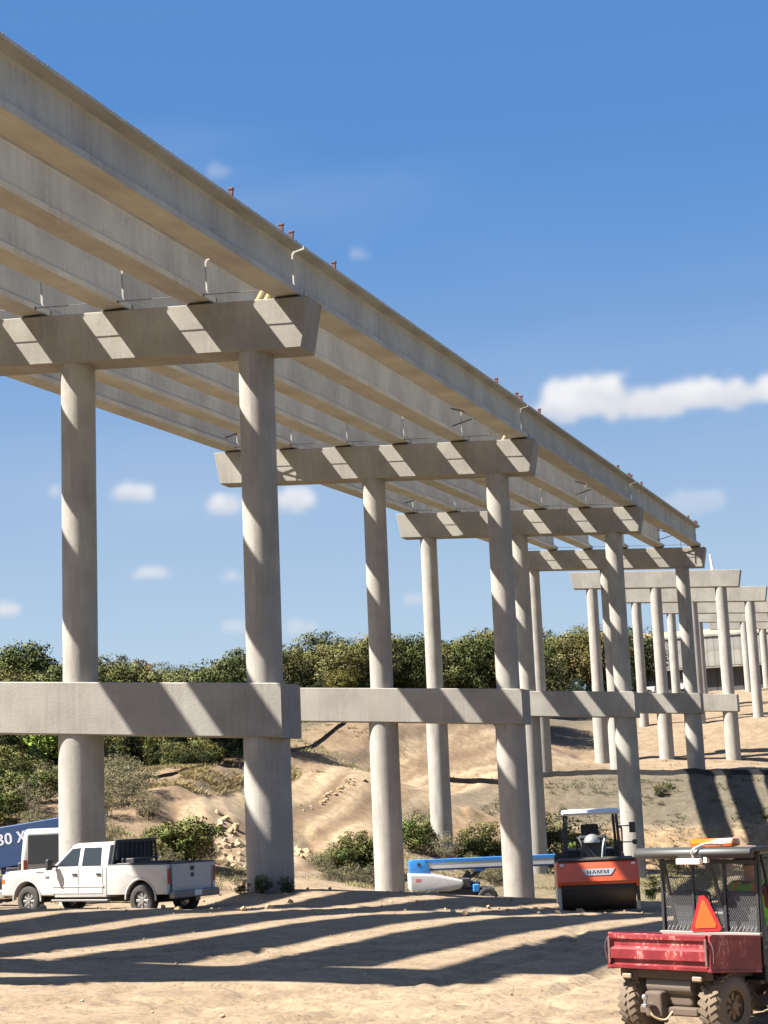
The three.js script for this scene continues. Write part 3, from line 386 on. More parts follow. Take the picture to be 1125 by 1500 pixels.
// boom lifts
function boomLift(label, p, turn, o) {
  const g = thing('boom_lift', label, 'boom lift', p, turn), dark = M(0.03, 0.03, 0.035, 0.6), blue = paint(...o.blue, { roughness: 0.45 }), grey = M(...o.cover, 0.45, { map: dust }), pale = M(0.52, 0.53, 0.54, 0.4, { map: dust });
  part('chassis', join([at(rbox(3.6, 0.45, 1.3, 0.05), 0.9, 0.75, 0), at(rbox(0.3, 0.3, 2.2, 0.04), -0.5, 0.55, 0), at(rbox(0.3, 0.3, 2.2, 0.04), 2.3, 0.55, 0)]), dark, g);
  for (const x of [-0.5, 2.3]) for (const s of [-1, 1]) wheel(g, x, 0.5, s * 1.05, 0.5, 0.36, 0.26, pale, 16);
  part('turntable', join([at(new THREE.CylinderGeometry(0.6, 0.65, 0.2, 28), 0.9, 1.06, 0), at(rbox(2.6, 0.2, 0.9, 0.04), 0.7, 1.2, 0)]), dark, g);
  const t0 = o.cwTop;
  part('counterweight', toCreasedNormals(ext([[-1.5, 0.86], [-1.62, 1.05], [-1.62, t0 - 0.03], [-1.5, t0], [-0.4, t0 - 0.06], [1.05, t0 - 0.42], [1.15, t0 - 0.58], [0.95, 1.0], [0.4, 0.88]], 2.05, 0.10, 3), 0.7), grey, g);
  part('hose_reel', join([at(rbox(0.5, 0.5, 1.6, 0.08), 1.25, 1.25, 0)]), dark, g);
  const by = o.boomY, bh = o.boomH, bx = -1.5, up = o.rise ?? 0, L = o.boomL;
  const piv = part('boom_pivot', toCreasedNormals(ext([[-1.55, t0 - 0.15], [-1.6, by + bh * 0.42], [-1.45, by + bh * 0.56], [-0.75, by + bh * 0.56], [-0.45, t0 - 0.15]], 0.8, 0.04, 2), 0.6), blue, g); part('pivot_pin', at(new THREE.CylinderGeometry(0.09, 0.09, 0.9, 16), -1.1, by + 0.05, 0, Math.PI / 2), dark, piv);
  const tilt = (q) => q.rotateZ(up).translate(bx, by, 0);
  const boom = part('outer_boom', tilt(at(rbox(L, bh, o.boomW, 0.04, 2), L / 2, 0, 0)), o.side ? pale : blue, g);
  if (o.side) { part('boom_top', tilt(at(rbox(L, bh * 0.36, o.boomW + 0.03, 0.02), L / 2, bh * 0.36, 0)), blue, boom); part('boom_underside', tilt(at(rbox(L * 0.8, bh * 0.2, o.boomW + 0.02, 0.02), L * 0.5, -bh * 0.45, 0)), M(0.015, 0.03, 0.08, 0.5), boom); }
  part('inner_boom', tilt(at(rbox(1.2, bh * 0.62, o.boomW * 0.7, 0.03), L + 0.5, 0.02, 0)), pale, g);
  part('jib_head', tilt(join([at(rbox(0.5, bh * 0.9, 0.34, 0.06), L + 1.2, -0.05, 0), at(rbox(0.35, 0.35, 0.30, 0.05), L + 1.3, -0.35, 0)])), blue, g);
  part('lift_cylinder', join([bar([0.9, 1.15, 0], [2.3, by - bh * 0.5 + 2.3 * Math.sin(up), 0], 0.09), bar([0.95, 1.05, 0], [1.5, by - bh * 0.8, 0], 0.13)]), dark, g); part('cylinder_bracket', at(rbox(0.5, 0.22, 0.4, 0.04), 2.0, by - bh * 0.6 + 3.4 * Math.sin(up), 0), blue, g); part('step_box', at(rbox(0.34, 0.40, 1.9, 0.06), 1.75, 0.98, 0), blue, g);
  const bk = part('work_platform', tilt(join([at(rbox(0.9, 0.08, 2.0, 0.02), L + 2.1, -0.75, 0), ...[-0.45, 0.45].flatMap((a) => [-1, -0.33, 0.33, 1].map((b) => bar([L + 2.1 + a, -0.75, b], [L + 2.1 + a, 0.35, b], 0.02))), ...[-0.2, 0.35].flatMap((h) => [-0.45, 0.45].map((a) => bar([L + 2.1 + a, h, -1], [L + 2.1 + a, h, 1], 0.022)))])), dark, g);
  if (o.text) { const q = new THREE.PlaneGeometry(o.textW, o.textH); if (o.flip) q.rotateY(Math.PI); part('lettering', tilt(q.translate(o.textX, o.textY, (o.flip ? -1 : 1) * (o.boomW / 2 + 0.006))), new THREE.MeshStandardMaterial({ map: o.text, roughness: 0.6, transparent: true, alphaTest: 0.5 }), boom); }
  if (o.decal) part('decal', at(rbox(0.28, 0.16, 0.01, 0.003), -1.2, t0 - 0.32, 1.03), M(0.6, 0.2, 0.2, 0.6), g);
  return g;
}
boomLift('blue and white boom lift with a grey counterweight, boom lowered level', [-6.9, -3.12, -39.0], turnTo(0.93, -0.367), { blue: [0.03, 0.22, 0.62], cover: [0.48, 0.48, 0.48], cwTop: 1.82, boomY: 2.20, boomH: 0.52, boomW: 0.5, boomL: 8.2, side: true, decal: true });
{
  const t = canvasTex(1024, 256, (c, w, h) => { c.clearRect(0, 0, w, h); c.fillStyle = '#d5dae2'; c.font = 'bold 230px sans-serif'; c.textBaseline = 'middle'; c.fillText('S-80 X', 10, h / 2 + 8, w - 20); });
  boomLift('dark blue boom lift with white lettering, behind the white van', [-13.2, -0.85, -11.6], turnTo(-0.949, 0.314), { blue: [0.026, 0.075, 0.21], cover: [0.10, 0.12, 0.16], cwTop: 1.9, boomY: 2.50, boomH: 1.5, boomW: 0.7, boomL: 8.6, rise: -0.125, text: t, textW: 2.5, textH: 0.625, textX: 3.14, textY: 0.30, flip: true });
}
// white van with a large dark rear window
{
  const g = thing('white_van', 'white van with rounded roof and large dark rear window, behind the pickup', 'van', [-10.43, -0.42, -6.42], turnTo(-0.42, -0.907));
  const body = archShape([[-2.3, 0.45], [-2.34, 1.4], [-2.26, 2.12], [-2.05, 2.28], [1.2, 2.25], [1.9, 1.45], [2.6, 1.25], [2.75, 0.8], [2.75, 0.45]], [[1.75, 0.36, 0.42], [-1.35, 0.36, 0.42]]);
  const bg = ext(body, 2.0, 0.16, 5); taper(bg, 1.2, 2.3, 0.9); part('body', toCreasedNormals(bg, 0.8), whitePaint, g);
  part('rear_window', at(rbox(0.03, 0.92, 1.52, 0.12, 3), -2.335, 1.62, 0, 0, 0, -0.07), M(0.05, 0.05, 0.05, 0.25), g);
  part('windshield', at(rbox(0.03, 1.0, 1.6, 0.01), 1.58, 1.82, 0, 0, 0, 0.72), tinted, g);
  for (const s of [-1, 1]) { part('side_window', at(rbox(1.0, 0.55, 0.02, 0.01), 0.7, 1.7, s * 0.955, -s * 0.09), tinted, g); part('taillight', at(rbox(0.05, 0.5, 0.12, 0.02), -2.33, 1.05, s * 0.85), redLens, g); part('mirror', at(rbox(0.12, 0.25, 0.16, 0.04), 1.35, 1.5, s * 1.08), blackPlastic, g); for (const x of [1.75, -1.35]) wheel(g, x, 0.36, s * 0.84, 0.36, 0.24, 0.21, alloy); }
  part('rear_bumper', at(rbox(0.2, 0.22, 1.9, 0.05), -2.38, 0.5, 0), steelGrey, g); part('number_plate', at(rbox(0.012, 0.13, 0.3, 0.004), -2.352, 0.85, 0), M(0.6, 0.6, 0.58, 0.5), g);
  part('chassis', at(rbox(4.7, 0.3, 1.5, 0.03), 0.2, 0.45, 0), under, g);
}
// red utility cart
const cart = thing('utility_cart', 'red utility cart with a cargo bed, black roof and orange triangle', 'utility cart', [15.71, 0, 28.33], turnTo(0.454, -0.891));
cart.position.y = base(15.9, 28.0) + 0.03;
{
  const g = cart, hw = 0.5875;
  const worn = tex(512, (u, v) => { const a = fbm(u * 6, v * 6, 5, 301, 6), b = fbm(u * 40, v * 26, 3, 305, 40), s = fbm(u * 90, v * 7, 2, 309, 90), q = 0.86 + (a - 0.5) * 0.35; const sc = clamp((b - 0.60) * 7) * clamp((a - 0.42) * 4) * 0.5, du = clamp((a - 0.46) * 2.6) * (0.25 + 0.5 * b), li = s > 0.74 ? 0.25 : 0; const base = [0.50 * q, 0.105 * q, 0.14 * q], d = [0.66, 0.50, 0.40], w = [0.80, 0.70, 0.66]; return base.map((x, k) => lerp(lerp(lerp(x, d[k], du * 0.55), w[k], sc), w[k], li * clamp((a - 0.42) * 4))); });
  const red = new THREE.MeshStandardMaterial({ map: rep(worn, 0.9), roughness: 0.5 });
  const black = M(0.02, 0.02, 0.021, 0.45), roofM = M(0.035, 0.035, 0.034, 0.5), seatM = M(0.10, 0.10, 0.11, 0.7);
  part('tailgate', boxUV(ext([[0.03, 0.62], [-0.012, 0.625], [-0.016, 0.655], [0.008, 0.665], [0.008, 0.70], [-0.022, 0.715], [-0.026, 0.80], [-0.008, 0.815], [0.010, 0.825], [0.010, 0.885], [-0.014, 0.895], [-0.018, 0.935], [0.0, 0.945], [0.03, 0.945]], 1.10, 0), 1), red, g);
  for (const s of [-1, 1]) {
    part('bed_side', boxUV(join([at(rbox(0.82, 0.325, 0.03, 0.008), 0.42, 0.783, s * (hw - 0.015)), at(rbox(0.80, 0.035, 0.055, 0.01), 0.42, 0.935, s * (hw - 0.02)), at(rbox(0.82, 0.03, 0.045, 0.008), 0.42, 0.63, s * (hw - 0.015))]).translate(0, -0.94, 0).rotateZ(-0.085).translate(0, 0.94, 0), 1), red, g);
    part('latch', join([at(rbox(0.02, 0.24, 0.025, 0.005), -0.02, 0.79, s * (hw - 0.035)), tube([[0.0, 0.9, s * hw], [0.0, 0.82, s * (hw + 0.03)], [0.01, 0.7, s * (hw + 0.02)]], 0.006, 10, 5)]), M(0.11, 0.06, 0.05, 0.7), g);
    const t = wheel(g, 0.36, 0.285, s * 0.46, 0.285, 0.25, 0.14, M(0.20, 0.13, 0.07, 0.8), 26, s, dustTyre); wheel(g, 2.2, 0.285, s * 0.46, 0.285, 0.22, 0.14, M(0.20, 0.13, 0.07, 0.8), 26, s, dustTyre);
    part('shock_absorber', join([bar([0.22, 0.58, s * 0.30], [0.34, 0.30, s * 0.16], 0.022), bar([0.25, 0.52, s * 0.28], [0.30, 0.40, s * 0.22], 0.036)]), mudMetal, g);
    part('tail_lamp', at(rbox(0.03, 0.05, 0.11, 0.015), 0.03, 0.55, s * 0.40), M(0.22, 0.16, 0.11, 0.6), g);
    part('roll_cage_post', join([beam([0.88, 0.60, s * 0.56], [0.92, 1.66, s * 0.56], 0.04, 0.04), beam([0.95, 1.62, s * 0.58], [1.12, 0.92, s * 0.58], 0.03, 0.03), beam([1.95, 0.85, s * 0.55], [1.68, 1.62, s * 0.55], 0.04, 0.04)]), black, g);
    part('fender', at(rbox(0.62, 0.04, 0.26, 0.015), 2.2, 0.62, s * 0.46), black, g);
  }
  part('bed_floor', at(rbox(0.80, 0.025, 1.13, 0.005), 0.43, 0.60, 0, 0, 0, -0.085), M(0.18, 0.08, 0.06, 0.8), g); part('bed_front', boxUV(at(rbox(0.03, 0.30, 1.14, 0.008), 0.83, 0.725, 0), 1), red, g);
  part('chassis', join([beam([0.06, 0.56, 0.34], [2.5, 0.5, 0.34], 0.06, 0.09), beam([0.06, 0.56, -0.34], [2.5, 0.5, -0.34], 0.06, 0.09), at(rbox(0.06, 0.08, 1.02, 0.01), 0.10, 0.575, 0), at(rbox(0.5, 0.30, 0.46, 0.04), 0.40, 0.42, 0.02), at(new THREE.CylinderGeometry(0.05, 0.05, 0.8, 12), 0.36, 0.285, 0, Math.PI / 2), at(rbox(0.09, 0.08, 0.66, 0.02), 0.14, 0.24, 0), at(rbox(0.3, 0.24, 0.2, 0.03), 0.18, 0.30, -0.12), at(rbox(1.2, 0.04, 1.0, 0.01), 1.5, 0.44, 0)]), mudMetal, g);
  part('exhaust_can', at(new THREE.CylinderGeometry(0.09, 0.09, 0.5, 16), 0.18, 0.47, 0.02, Math.PI / 2), M(0.12, 0.095, 0.075, 0.7), g);
  part('hitch_ball', join([at(new THREE.SphereGeometry(0.03, 16, 12), -0.06, 0.375, -0.14), at(new THREE.CylinderGeometry(0.014, 0.02, 0.06, 10), -0.06, 0.33, -0.14), beam([0.15, 0.28, -0.14], [-0.09, 0.30, -0.14], 0.05, 0.03)]), chrome, g); part('hitch_chain', tube([[-0.05, 0.29, -0.12], [-0.03, 0.20, -0.07], [0.05, 0.17, 0.0], [0.1, 0.24, 0.05]], 0.01), M(0.45, 0.36, 0.22, 0.6), g);
  // rear screen: frame, woven wire, warning triangle
  const sx = 0.87, y0 = 0.885, y1 = 1.56, posts = [-0.55, -0.185, 0.185, 0.55];
  const fr = part('rear_screen', join([...posts.map((z) => beam([sx, y0 - 0.04, z], [sx + 0.03, y1, z], 0.03, 0.035)), beam([sx + 0.03, y1, -0.57], [sx + 0.03, y1, 0.57], 0.035, 0.04), beam([sx, y0, -0.57], [sx, y0, 0.57], 0.03, 0.035)]), black, g);
  part('sill_bar', at(rbox(0.05, 0.03, 1.16, 0.006), sx - 0.02, 0.885, 0), M(0.20, 0.185, 0.16, 0.6), g);
  for (const [a, b] of [[-0.535, -0.2], [-0.17, 0.17], [0.2, 0.535]]) {
    const l = [], add = (za, ya, zb, yb, r) => l.push(bar([sx + 0.015, ya, za], [sx + 0.015, yb, zb], r, r, 4)), w = b - a, h = y1 - y0;
    const clip = (c, dir) => { // diagonal lines z = c + dir * (y - y0)
      let ya = y0, yb = y1, za = c, zb = c + dir * h; const fix = (z) => (z - c) / dir + y0; if (dir > 0) { if (za < a) { ya = fix(a); za = a; } if (zb > b) { yb = fix(b); zb = b; } } else { if (za > b) { ya = fix(b); za = b; } if (zb < a) { yb = fix(a); zb = a; } } if (yb - ya > 0.01) add(za, ya, zb, yb, 0.0024); };
    for (let c = a - h * 0.6; c < b; c += 0.026) clip(c, 0.6); for (let c = a; c < b + h * 0.6; c += 0.026) clip(c, -0.6);
    part('wire_mesh', join(l), M(0.10, 0.10, 0.10, 0.6), fr);
    const dl = []; for (let z = a + 0.03; z < b - 0.02; z += 0.045) dl.push(bar([sx - 0.004, y0 + 0.02, z], [sx - 0.004, y0 + 0.065, z + 0.03], 0.006, 0.006, 5)); part('tread_plate', join(dl), M(0.20, 0.19, 0.17, 0.5), fr);
  }
  const tri = (w, h, c) => { const b = w / 2, t = c / 2; return [[-b, 0.03], [-b + c * 0.3, 0], [b - c * 0.3, 0], [b, 0.03], [t, h], [-t, h]]; };
  const sm1 = part('warning_triangle', at(ext(tri(0.36, 0.34, 0.08), 0.008, 0.001), sx - 0.045, 0.90, -0.02, 0, -Math.PI / 2, 0.05), M(0.34, 0.008, 0.010, 0.5), g);
  part('orange_centre', at(ext(tri(0.25, 0.26, 0.035), 0.006, 0.001), sx - 0.052, 0.935, -0.02, 0, -Math.PI / 2, 0.05), M(0.60, 0.075, 0.010, 0.45), sm1);
  // roof with a rolled rear edge, amber bar, work lamp
  part('roof', toCreasedNormals(ext([[0.66, 1.60], [0.625, 1.615], [0.61, 1.65], [0.625, 1.685], [0.67, 1.705], [0.9, 1.700], [1.85, 1.640], [1.95, 1.610], [1.95, 1.59], [0.9, 1.665], [0.70, 1.665], [0.665, 1.645], [0.68, 1.615]], 1.36, 0.006, 1), 0.9), roofM, g);
  const ab = part('amber_light_bar', toCreasedNormals(ext([[0.90, 1.705], [1.04, 1.705], [1.05, 1.735], [1.02, 1.78], [0.92, 1.78], [0.89, 1.735]], 0.50, 0.02, 2), 0.6), amber, g, [0, 0, 0.05]); part('clear_lens', at(rbox(0.165, 0.045, 0.09, 0.01), 0.97, 1.745, 0.10), clearLens, ab); part('bracket', join([at(rbox(0.08, 0.03, 0.05, 0.005), 0.97, 1.70, 0.15), at(rbox(0.08, 0.03, 0.05, 0.005), 0.97, 1.70, -0.15)]), black, ab);
  part('work_lamp', join([at(rbox(0.06, 0.06, 0.28, 0.012), 0.62, 1.575, -0.02), at(rbox(0.05, 0.08, 0.04, 0.005), 0.65, 1.60, 0.16)]), M(0.62, 0.56, 0.48, 0.5), g); part('lamp_cable', tube([[0.64, 1.60, 0.02], [0.58, 1.68, 0.05], [0.66, 1.73, 0.12], [0.88, 1.73, 0.16]], 0.010), M(0.62, 0.60, 0.56, 0.5), g);
  // seats, dash, hood
  for (const z of [-0.29, 0.29]) part('seat', join([at(rbox(0.44, 0.12, 0.46, 0.05, 2), 1.24, 0.76, z), at(rbox(0.10, 0.50, 0.45, 0.05, 2), 1.02, 1.03, z, 0, 0, 0.14)]), seatM, g);
  part('seat_box', at(rbox(0.5, 0.3, 1.05, 0.02), 1.22, 0.57, 0), black, g);
  part('dashboard', at(rbox(0.18, 0.26, 1.1, 0.05, 2), 1.82, 0.90, 0), black, g); part('steering_wheel', join([at(new THREE.TorusGeometry(0.16, 0.014, 8, 24), 1.66, 1.02, 0.29, 0, Math.PI / 2, 0), bar([1.66, 1.02, 0.29], [1.82, 0.93, 0.29], 0.02), bar([1.66, 0.87, 0.29], [1.66, 1.17, 0.29], 0.01)]), black, g);
  part('windshield', at(rbox(0.008, 0.78, 1.06, 0.003), 1.84, 1.29, 0, 0, 0, 0.30), new THREE.MeshPhysicalMaterial({ color: lin(0.92, 0.95, 0.95), roughness: 0.12, transmission: 1, thickness: 0 }), g);
  part('front_hood', boxUV(ext([[1.86, 0.55], [1.86, 0.92], [2.2, 0.90], [2.52, 0.78], [2.58, 0.55]], 1.0, 0.05, 3), 1), red, g);
}

// ---------------------------------------------------------------- seated person in the cart
function blobMesh(res, centre, size, dist) {       // meshes a distance field with marching cubes
  const mc = new MarchingCubes(res, new THREE.MeshStandardMaterial(), false, false, 60000); mc.isolation = 0;
  const h = res / 2; for (let z = 0; z < res; z++) for (let y = 0; y < res; y++) for (let x = 0; x < res; x++) mc.field[x + y * res + z * res * res] = -dist(centre[0] + ((x - h) / h) * size, centre[1] + ((y - h) / h) * size, centre[2] + ((z - h) / h) * size);
  mc.update(); const n = mc.count, p = new Float32Array(n * 3);
  for (let i = 0; i < n * 3; i++) p[i] = centre[i % 3] + mc.positionArray[i] * size;
  let g = new THREE.BufferGeometry(); g.setAttribute('position', new THREE.BufferAttribute(p, 3)); g = mergeVertices(g, 1e-5); g.computeVertexNormals();
  return g.toNonIndexed();
}
function capsule(p, a, b, ra, rb) { const dx = b[0] - a[0], dy = b[1] - a[1], dz = b[2] - a[2], t = clamp(((p[0] - a[0]) * dx + (p[1] - a[1]) * dy + (p[2] - a[2]) * dz) / (dx * dx + dy * dy + dz * dz + 1e-9)); return Math.hypot(p[0] - a[0] - t * dx, p[1] - a[1] - t * dy, p[2] - a[2] - t * dz) - lerp(ra, rb, t); }
const smin = (a, b, k) => { const h = clamp(0.5 + (0.5 * (b - a)) / k); return lerp(b, a, h) - k * h * (1 - h); };
{
  // joints in the person's own frame: hips at the seat, +x forward
  const bones = [[[0.02, 0.08, -0.09], [0.02, 0.08, 0.09], 0.13, 0.13], [[0.02, 0.10, 0], [-0.03, 0.34, 0], 0.145, 0.15], [[-0.03, 0.34, -0.06], [-0.03, 0.34, 0.06], 0.135, 0.135], [[-0.04, 0.47, -0.15], [-0.04, 0.47, 0.15], 0.07, 0.07], [[-0.03, 0.48, 0], [0.0, 0.60, 0], 0.062, 0.055]];
  for (const s of [-1, 1]) bones.push([[0.0, 0.07, s * 0.09], [0.43, 0.09, s * 0.13], 0.092, 0.068], [[0.43, 0.09, s * 0.13], [0.46, -0.30, s * 0.13], 0.064, 0.045], [[0.45, -0.33, s * 0.13], [0.60, -0.355, s * 0.14], 0.046, 0.04], [[-0.03, 0.46, s * 0.19], [0.10, 0.20, s * 0.25], 0.055, 0.044], [[0.10, 0.20, s * 0.25], [0.335, 0.27, s * 0.18], 0.042, 0.031]);
  const body = blobMesh(110, [0.2, 0.15, 0], 0.62, (x, y, z) => { let d = 9; for (const [a, b, r, q] of bones) d = smin(d, capsule([x, y, z], a, b, r, q), 0.045); return d; });
  const H = [0.02, 0.69, 0];
  const head = blobMesh(56, H, 0.19, (x, y, z) => { const q = [x, y, z], e = (cx, cy, cz, rx, ry, rz) => (Math.hypot((x - cx) / rx, (y - cy) / ry, (z - cz) / rz) - 1) * Math.min(rx, ry, rz); let d = e(H[0], H[1] + 0.02, 0, 0.095, 0.11, 0.077); d = smin(d, e(H[0] + 0.03, H[1] - 0.06, 0, 0.062, 0.062, 0.056), 0.03); d = smin(d, capsule(q, [H[0] + 0.092, H[1] + 0.015, 0], [H[0] + 0.115, H[1] - 0.02, 0], 0.009, 0.015), 0.012); for (const s of [-1, 1]) { d = smin(d, e(H[0] - 0.005, H[1], s * 0.08, 0.018, 0.032, 0.010), 0.008); d = Math.max(d, -e(H[0] + 0.10, H[1] + 0.018, s * 0.03, 0.016, 0.011, 0.016)); } d = smin(d, capsule(q, [H[0] + 0.085, H[1] - 0.05, -0.02], [H[0] + 0.085, H[1] - 0.05, 0.02], 0.009, 0.009), 0.008); return smin(d, capsule(q, [0, 0.58, 0], [0.0, 0.63, 0], 0.055, 0.054), 0.02); });
  const hands = [-1, 1].map((s) => { const w = [0.335, 0.27, s * 0.18], c = [0.40, 0.27, s * 0.165]; return blobMesh(60, c, 0.13, (x, y, z) => { const q = [x, y, z]; let d = capsule(q, w, [0.375, 0.272, s * 0.17], 0.028, 0.03); d = smin(d, capsule(q, [0.375, 0.285, s * 0.17], [0.415, 0.255, s * 0.165], 0.026, 0.024), 0.02); for (let f = 0; f < 4; f++) { const y0 = 0.295 - f * 0.019, L = [0.9, 1, 0.94, 0.78][f]; const k1 = [0.415, y0, s * 0.165], k2 = [0.415 + 0.042 * L, y0 + 0.002, s * 0.15], k3 = [0.43 + 0.02 * L, y0 - 0.002, s * 0.115]; d = smin(d, Math.min(capsule(q, k1, k2, 0.0095, 0.0085), capsule(q, k2, k3, 0.0085, 0.0075)), 0.006); } d = smin(d, Math.min(capsule(q, [0.36, 0.295, s * 0.155], [0.40, 0.315, s * 0.135], 0.012, 0.0105), capsule(q, [0.40, 0.315, s * 0.135], [0.432, 0.312, s * 0.125], 0.0105, 0.009)), 0.01); return d; }); });
  const g = thing('person', 'person in a lime green safety vest sitting in the red cart', 'person', [0, 0, 0]);
  const geo = join([body, head, ...hands]), p = geo.attributes.position, col = new Float32Array(p.count * 3);
  for (let i = 0; i < p.count; i++) { const x = p.getX(i), y = p.getY(i), z = p.getZ(i); let c = [0.16, 0.05, 0.045]; if (y > 0.545 || (x > 0.325 && y > 0.2 && Math.abs(z) > 0.09)) c = [0.42, 0.24, 0.17]; else if (y < 0.15 && (x > -0.2) && !(Math.abs(z) > 0.2 && y > 0.13)) c = [0.06, 0.075, 0.12]; if (y < -0.27) c = [0.10, 0.06, 0.035]; if (y > 0.69 && x < 0.03) c = [0.05, 0.035, 0.025]; col.set(c, i * 3); }
  geo.setAttribute('color', new THREE.BufferAttribute(col, 3)); part('body', geo, new THREE.MeshStandardMaterial({ vertexColors: true, roughness: 0.85 }), g);
  const vb = bones.slice(0, 4), shell = (o) => (x, y, z) => { let d = 9; for (const [a, b, r, q] of vb) d = smin(d, capsule([x, y, z], a, b, r, q), 0.045); d -= o; d = Math.max(d, Math.hypot(y - 0.62, z * 0.9) - 0.62 + 0 * x, Math.abs(z) - 0.185, 0.07 - y); return Math.max(d, -(Math.hypot(y - 0.60, z) - 0.085)); };
  part('safety_vest', blobMesh(72, [0, 0.3, 0], 0.32, shell(0.014)), M(0.17, 0.52, 0.03, 0.7), g);
  for (const s of [-1, 1]) part('reflective_stripe', blobMesh(72, [0, 0.3, 0], 0.32, (x, y, z) => Math.max(shell(0.017)(x, y, z), Math.abs(z - s * 0.11) - 0.022)), M(0.85, 0.17, 0.03, 0.5), g);
  const hat = part('sun_hat', join([at(new THREE.LatheGeometry([[0.001, 0.12], [0.06, 0.115], [0.088, 0.09], [0.098, 0.02], [0.10, 0.0], [0.17, -0.012], [0.172, -0.006], [0.102, 0.012]].map(([a, b]) => new THREE.Vector2(a, b)), 32), H[0], H[1] + 0.075, 0)]), M(0.16, 0.11, 0.09, 0.9), g);
  cart.updateMatrixWorld(); const q = V(1.18, 0.815, 0.29).applyMatrix4(cart.matrixWorld); g.position.copy(q); g.rotation.y = cart.rotation.y;
}

// ---------------------------------------------------------------- trees, shrubs, grass
const barkM = M(0.09, 0.07, 0.052, 0.95), twigM = M(0.20, 0.16, 0.115, 0.95);
function leafCloud(seed, o) {        // many leaf-sized faces gathered in clumps through the crown's volume
  const r = rng(seed), pos = [], nor = [], col = [], n = V(), a = V(), b = V(), c = V(), q = V();
  const clumps = [];
  for (let i = 0; i < o.clumps; i++) {
    let x, y, z, k = 0; do { x = r() * 2 - 1; y = r() * 2 - 1; z = r() * 2 - 1; k++; } while ((Math.hypot(x, y, z) > 1 || Math.hypot(x, y, z) < (o.hollow ?? 0.35)) && k < 40);
    const lob = 0.62 + 0.58 * fbm(Math.atan2(z, x) * 1.3 + seed, y * 1.8 + 5, 2, seed);
    clumps.push([x * o.rx * lob, o.cy + y * o.ry * lob * (y < 0 ? o.low ?? 0.75 : 1), z * o.rz * lob, o.cr * (0.6 + r() * 0.8), 0.72 + r() * 0.5, r()]);
  }
  for (const [cx, cy, cz, cr, tone, hue] of clumps) for (let i = 0; i < o.leaves; i++) {
    q.set(r() * 2 - 1, r() * 2 - 1, r() * 2 - 1).normalize(); const rad = cr * Math.cbrt(r()) ; c.set(cx + q.x * rad, cy + q.y * rad * 0.8, cz + q.z * rad); if (c.y < (o.min ?? 0.1)) c.y = (o.min ?? 0.1) + r() * 0.2;
    n.set(r() * 2 - 1, r() * 2 - 0.7, r() * 2 - 1).addScaledVector(q, 0.7).normalize(); a.set(r() - 0.5, r() - 0.5, r() - 0.5).cross(n).normalize(); b.crossVectors(n, a);
    const s = o.size * (0.6 + r() * 0.8), w = s * (o.narrow ?? 0.55), t = tone * (0.8 + r() * 0.4);
    const P = [[-s, 0], [0, -w], [s, 0], [0, w]].map(([u, v]) => [c.x + a.x * u + b.x * v, c.y + a.y * u + b.y * v, c.z + a.z * u + b.z * v]);
    const sn = V(q.x * 0.9 + n.x * 0.35 + cx / o.rx * 0.5, q.y * 0.9 + n.y * 0.35 + 0.25, q.z * 0.9 + n.z * 0.35 + cz / o.rz * 0.5).normalize();
    const k = o.cols[Math.floor(hue * o.cols.length) % o.cols.length];
    for (const j of [0, 1, 2, 0, 2, 3]) { pos.push(...P[j]); nor.push(sn.x, sn.y, sn.z); col.push(k[0] * t, k[1] * t, k[2] * t * (0.9 + r() * 0.2)); }
  }
  const g = new THREE.BufferGeometry(); g.setAttribute('position', new THREE.Float32BufferAttribute(pos, 3)); g.setAttribute('normal', new THREE.Float32BufferAttribute(nor, 3)); g.setAttribute('color', new THREE.Float32BufferAttribute(col, 3)); return g;
}
function woodFrame(seed, o) {
  const r = rng(seed), l = []; const lean = (r() - 0.5) * 0.5, top = [lean, o.cy * 0.8, (r() - 0.5) * 0.5];
  for (let t = 0; t < (o.stems ?? 1); t++) { const bx = (r() - 0.5) * (o.stems > 1 ? 0.7 : 0), bz = (r() - 0.5) * (o.stems > 1 ? 0.7 : 0); l.push(bar([bx, -0.5, bz], [top[0] * 0.5 + bx, o.cy * 0.45, top[2] * 0.5 + bz], o.tr, o.tr * 0.7, 7), bar([top[0] * 0.5 + bx, o.cy * 0.44, top[2] * 0.5 + bz], [top[0] + bx * 2, top[1], top[2] + bz * 2], o.tr * 0.7, o.tr * 0.35, 6)); }
  for (let i = 0; i < (o.limbs ?? 8); i++) { const a = (i / (o.limbs ?? 8)) * 6.283 + r(), k = 0.35 + r() * 0.55, y = o.cy * (0.4 + 0.35 * r()), e = [Math.cos(a) * o.rx * k, o.cy + (r() - 0.2) * o.ry * 0.7, Math.sin(a) * o.rz * k], m = [e[0] * 0.45, lerp(y, e[1], 0.4), e[2] * 0.45]; l.push(bar([0, y, 0], m, o.tr * 0.45, o.tr * 0.3, 5), bar(m, e, o.tr * 0.3, o.tr * 0.1, 5)); }
  return join(l);
}
const leafM = new THREE.MeshPhysicalMaterial({ vertexColors: true, roughness: 1, specularIntensity: 0.05, side: THREE.DoubleSide });
const leafTints = [[1, 1, 1], [0.74, 0.86, 0.86], [1.12, 1.0, 0.85], [0.62, 0.74, 0.74], [0.90, 0.95, 1.0]].map(([r, g, b]) => { const m = leafM.clone(); m.color.setRGB(r, g, b); return m; });
const OAK = [[0.104, 0.104, 0.037], [0.126, 0.119, 0.044], [0.086, 0.092, 0.034]], DRY = [[0.150, 0.126, 0.062], [0.128, 0.116, 0.055], [0.118, 0.110, 0.050]], JUN = [[0.030, 0.042, 0.020], [0.040, 0.052, 0.024], [0.024, 0.034, 0.018]], GRN = [[0.10, 0.135, 0.040], [0.085, 0.12, 0.036]], SAGE = [[0.16, 0.145, 0.085], [0.13, 0.125, 0.070], [0.19, 0.165, 0.105]];
const kinds = [];
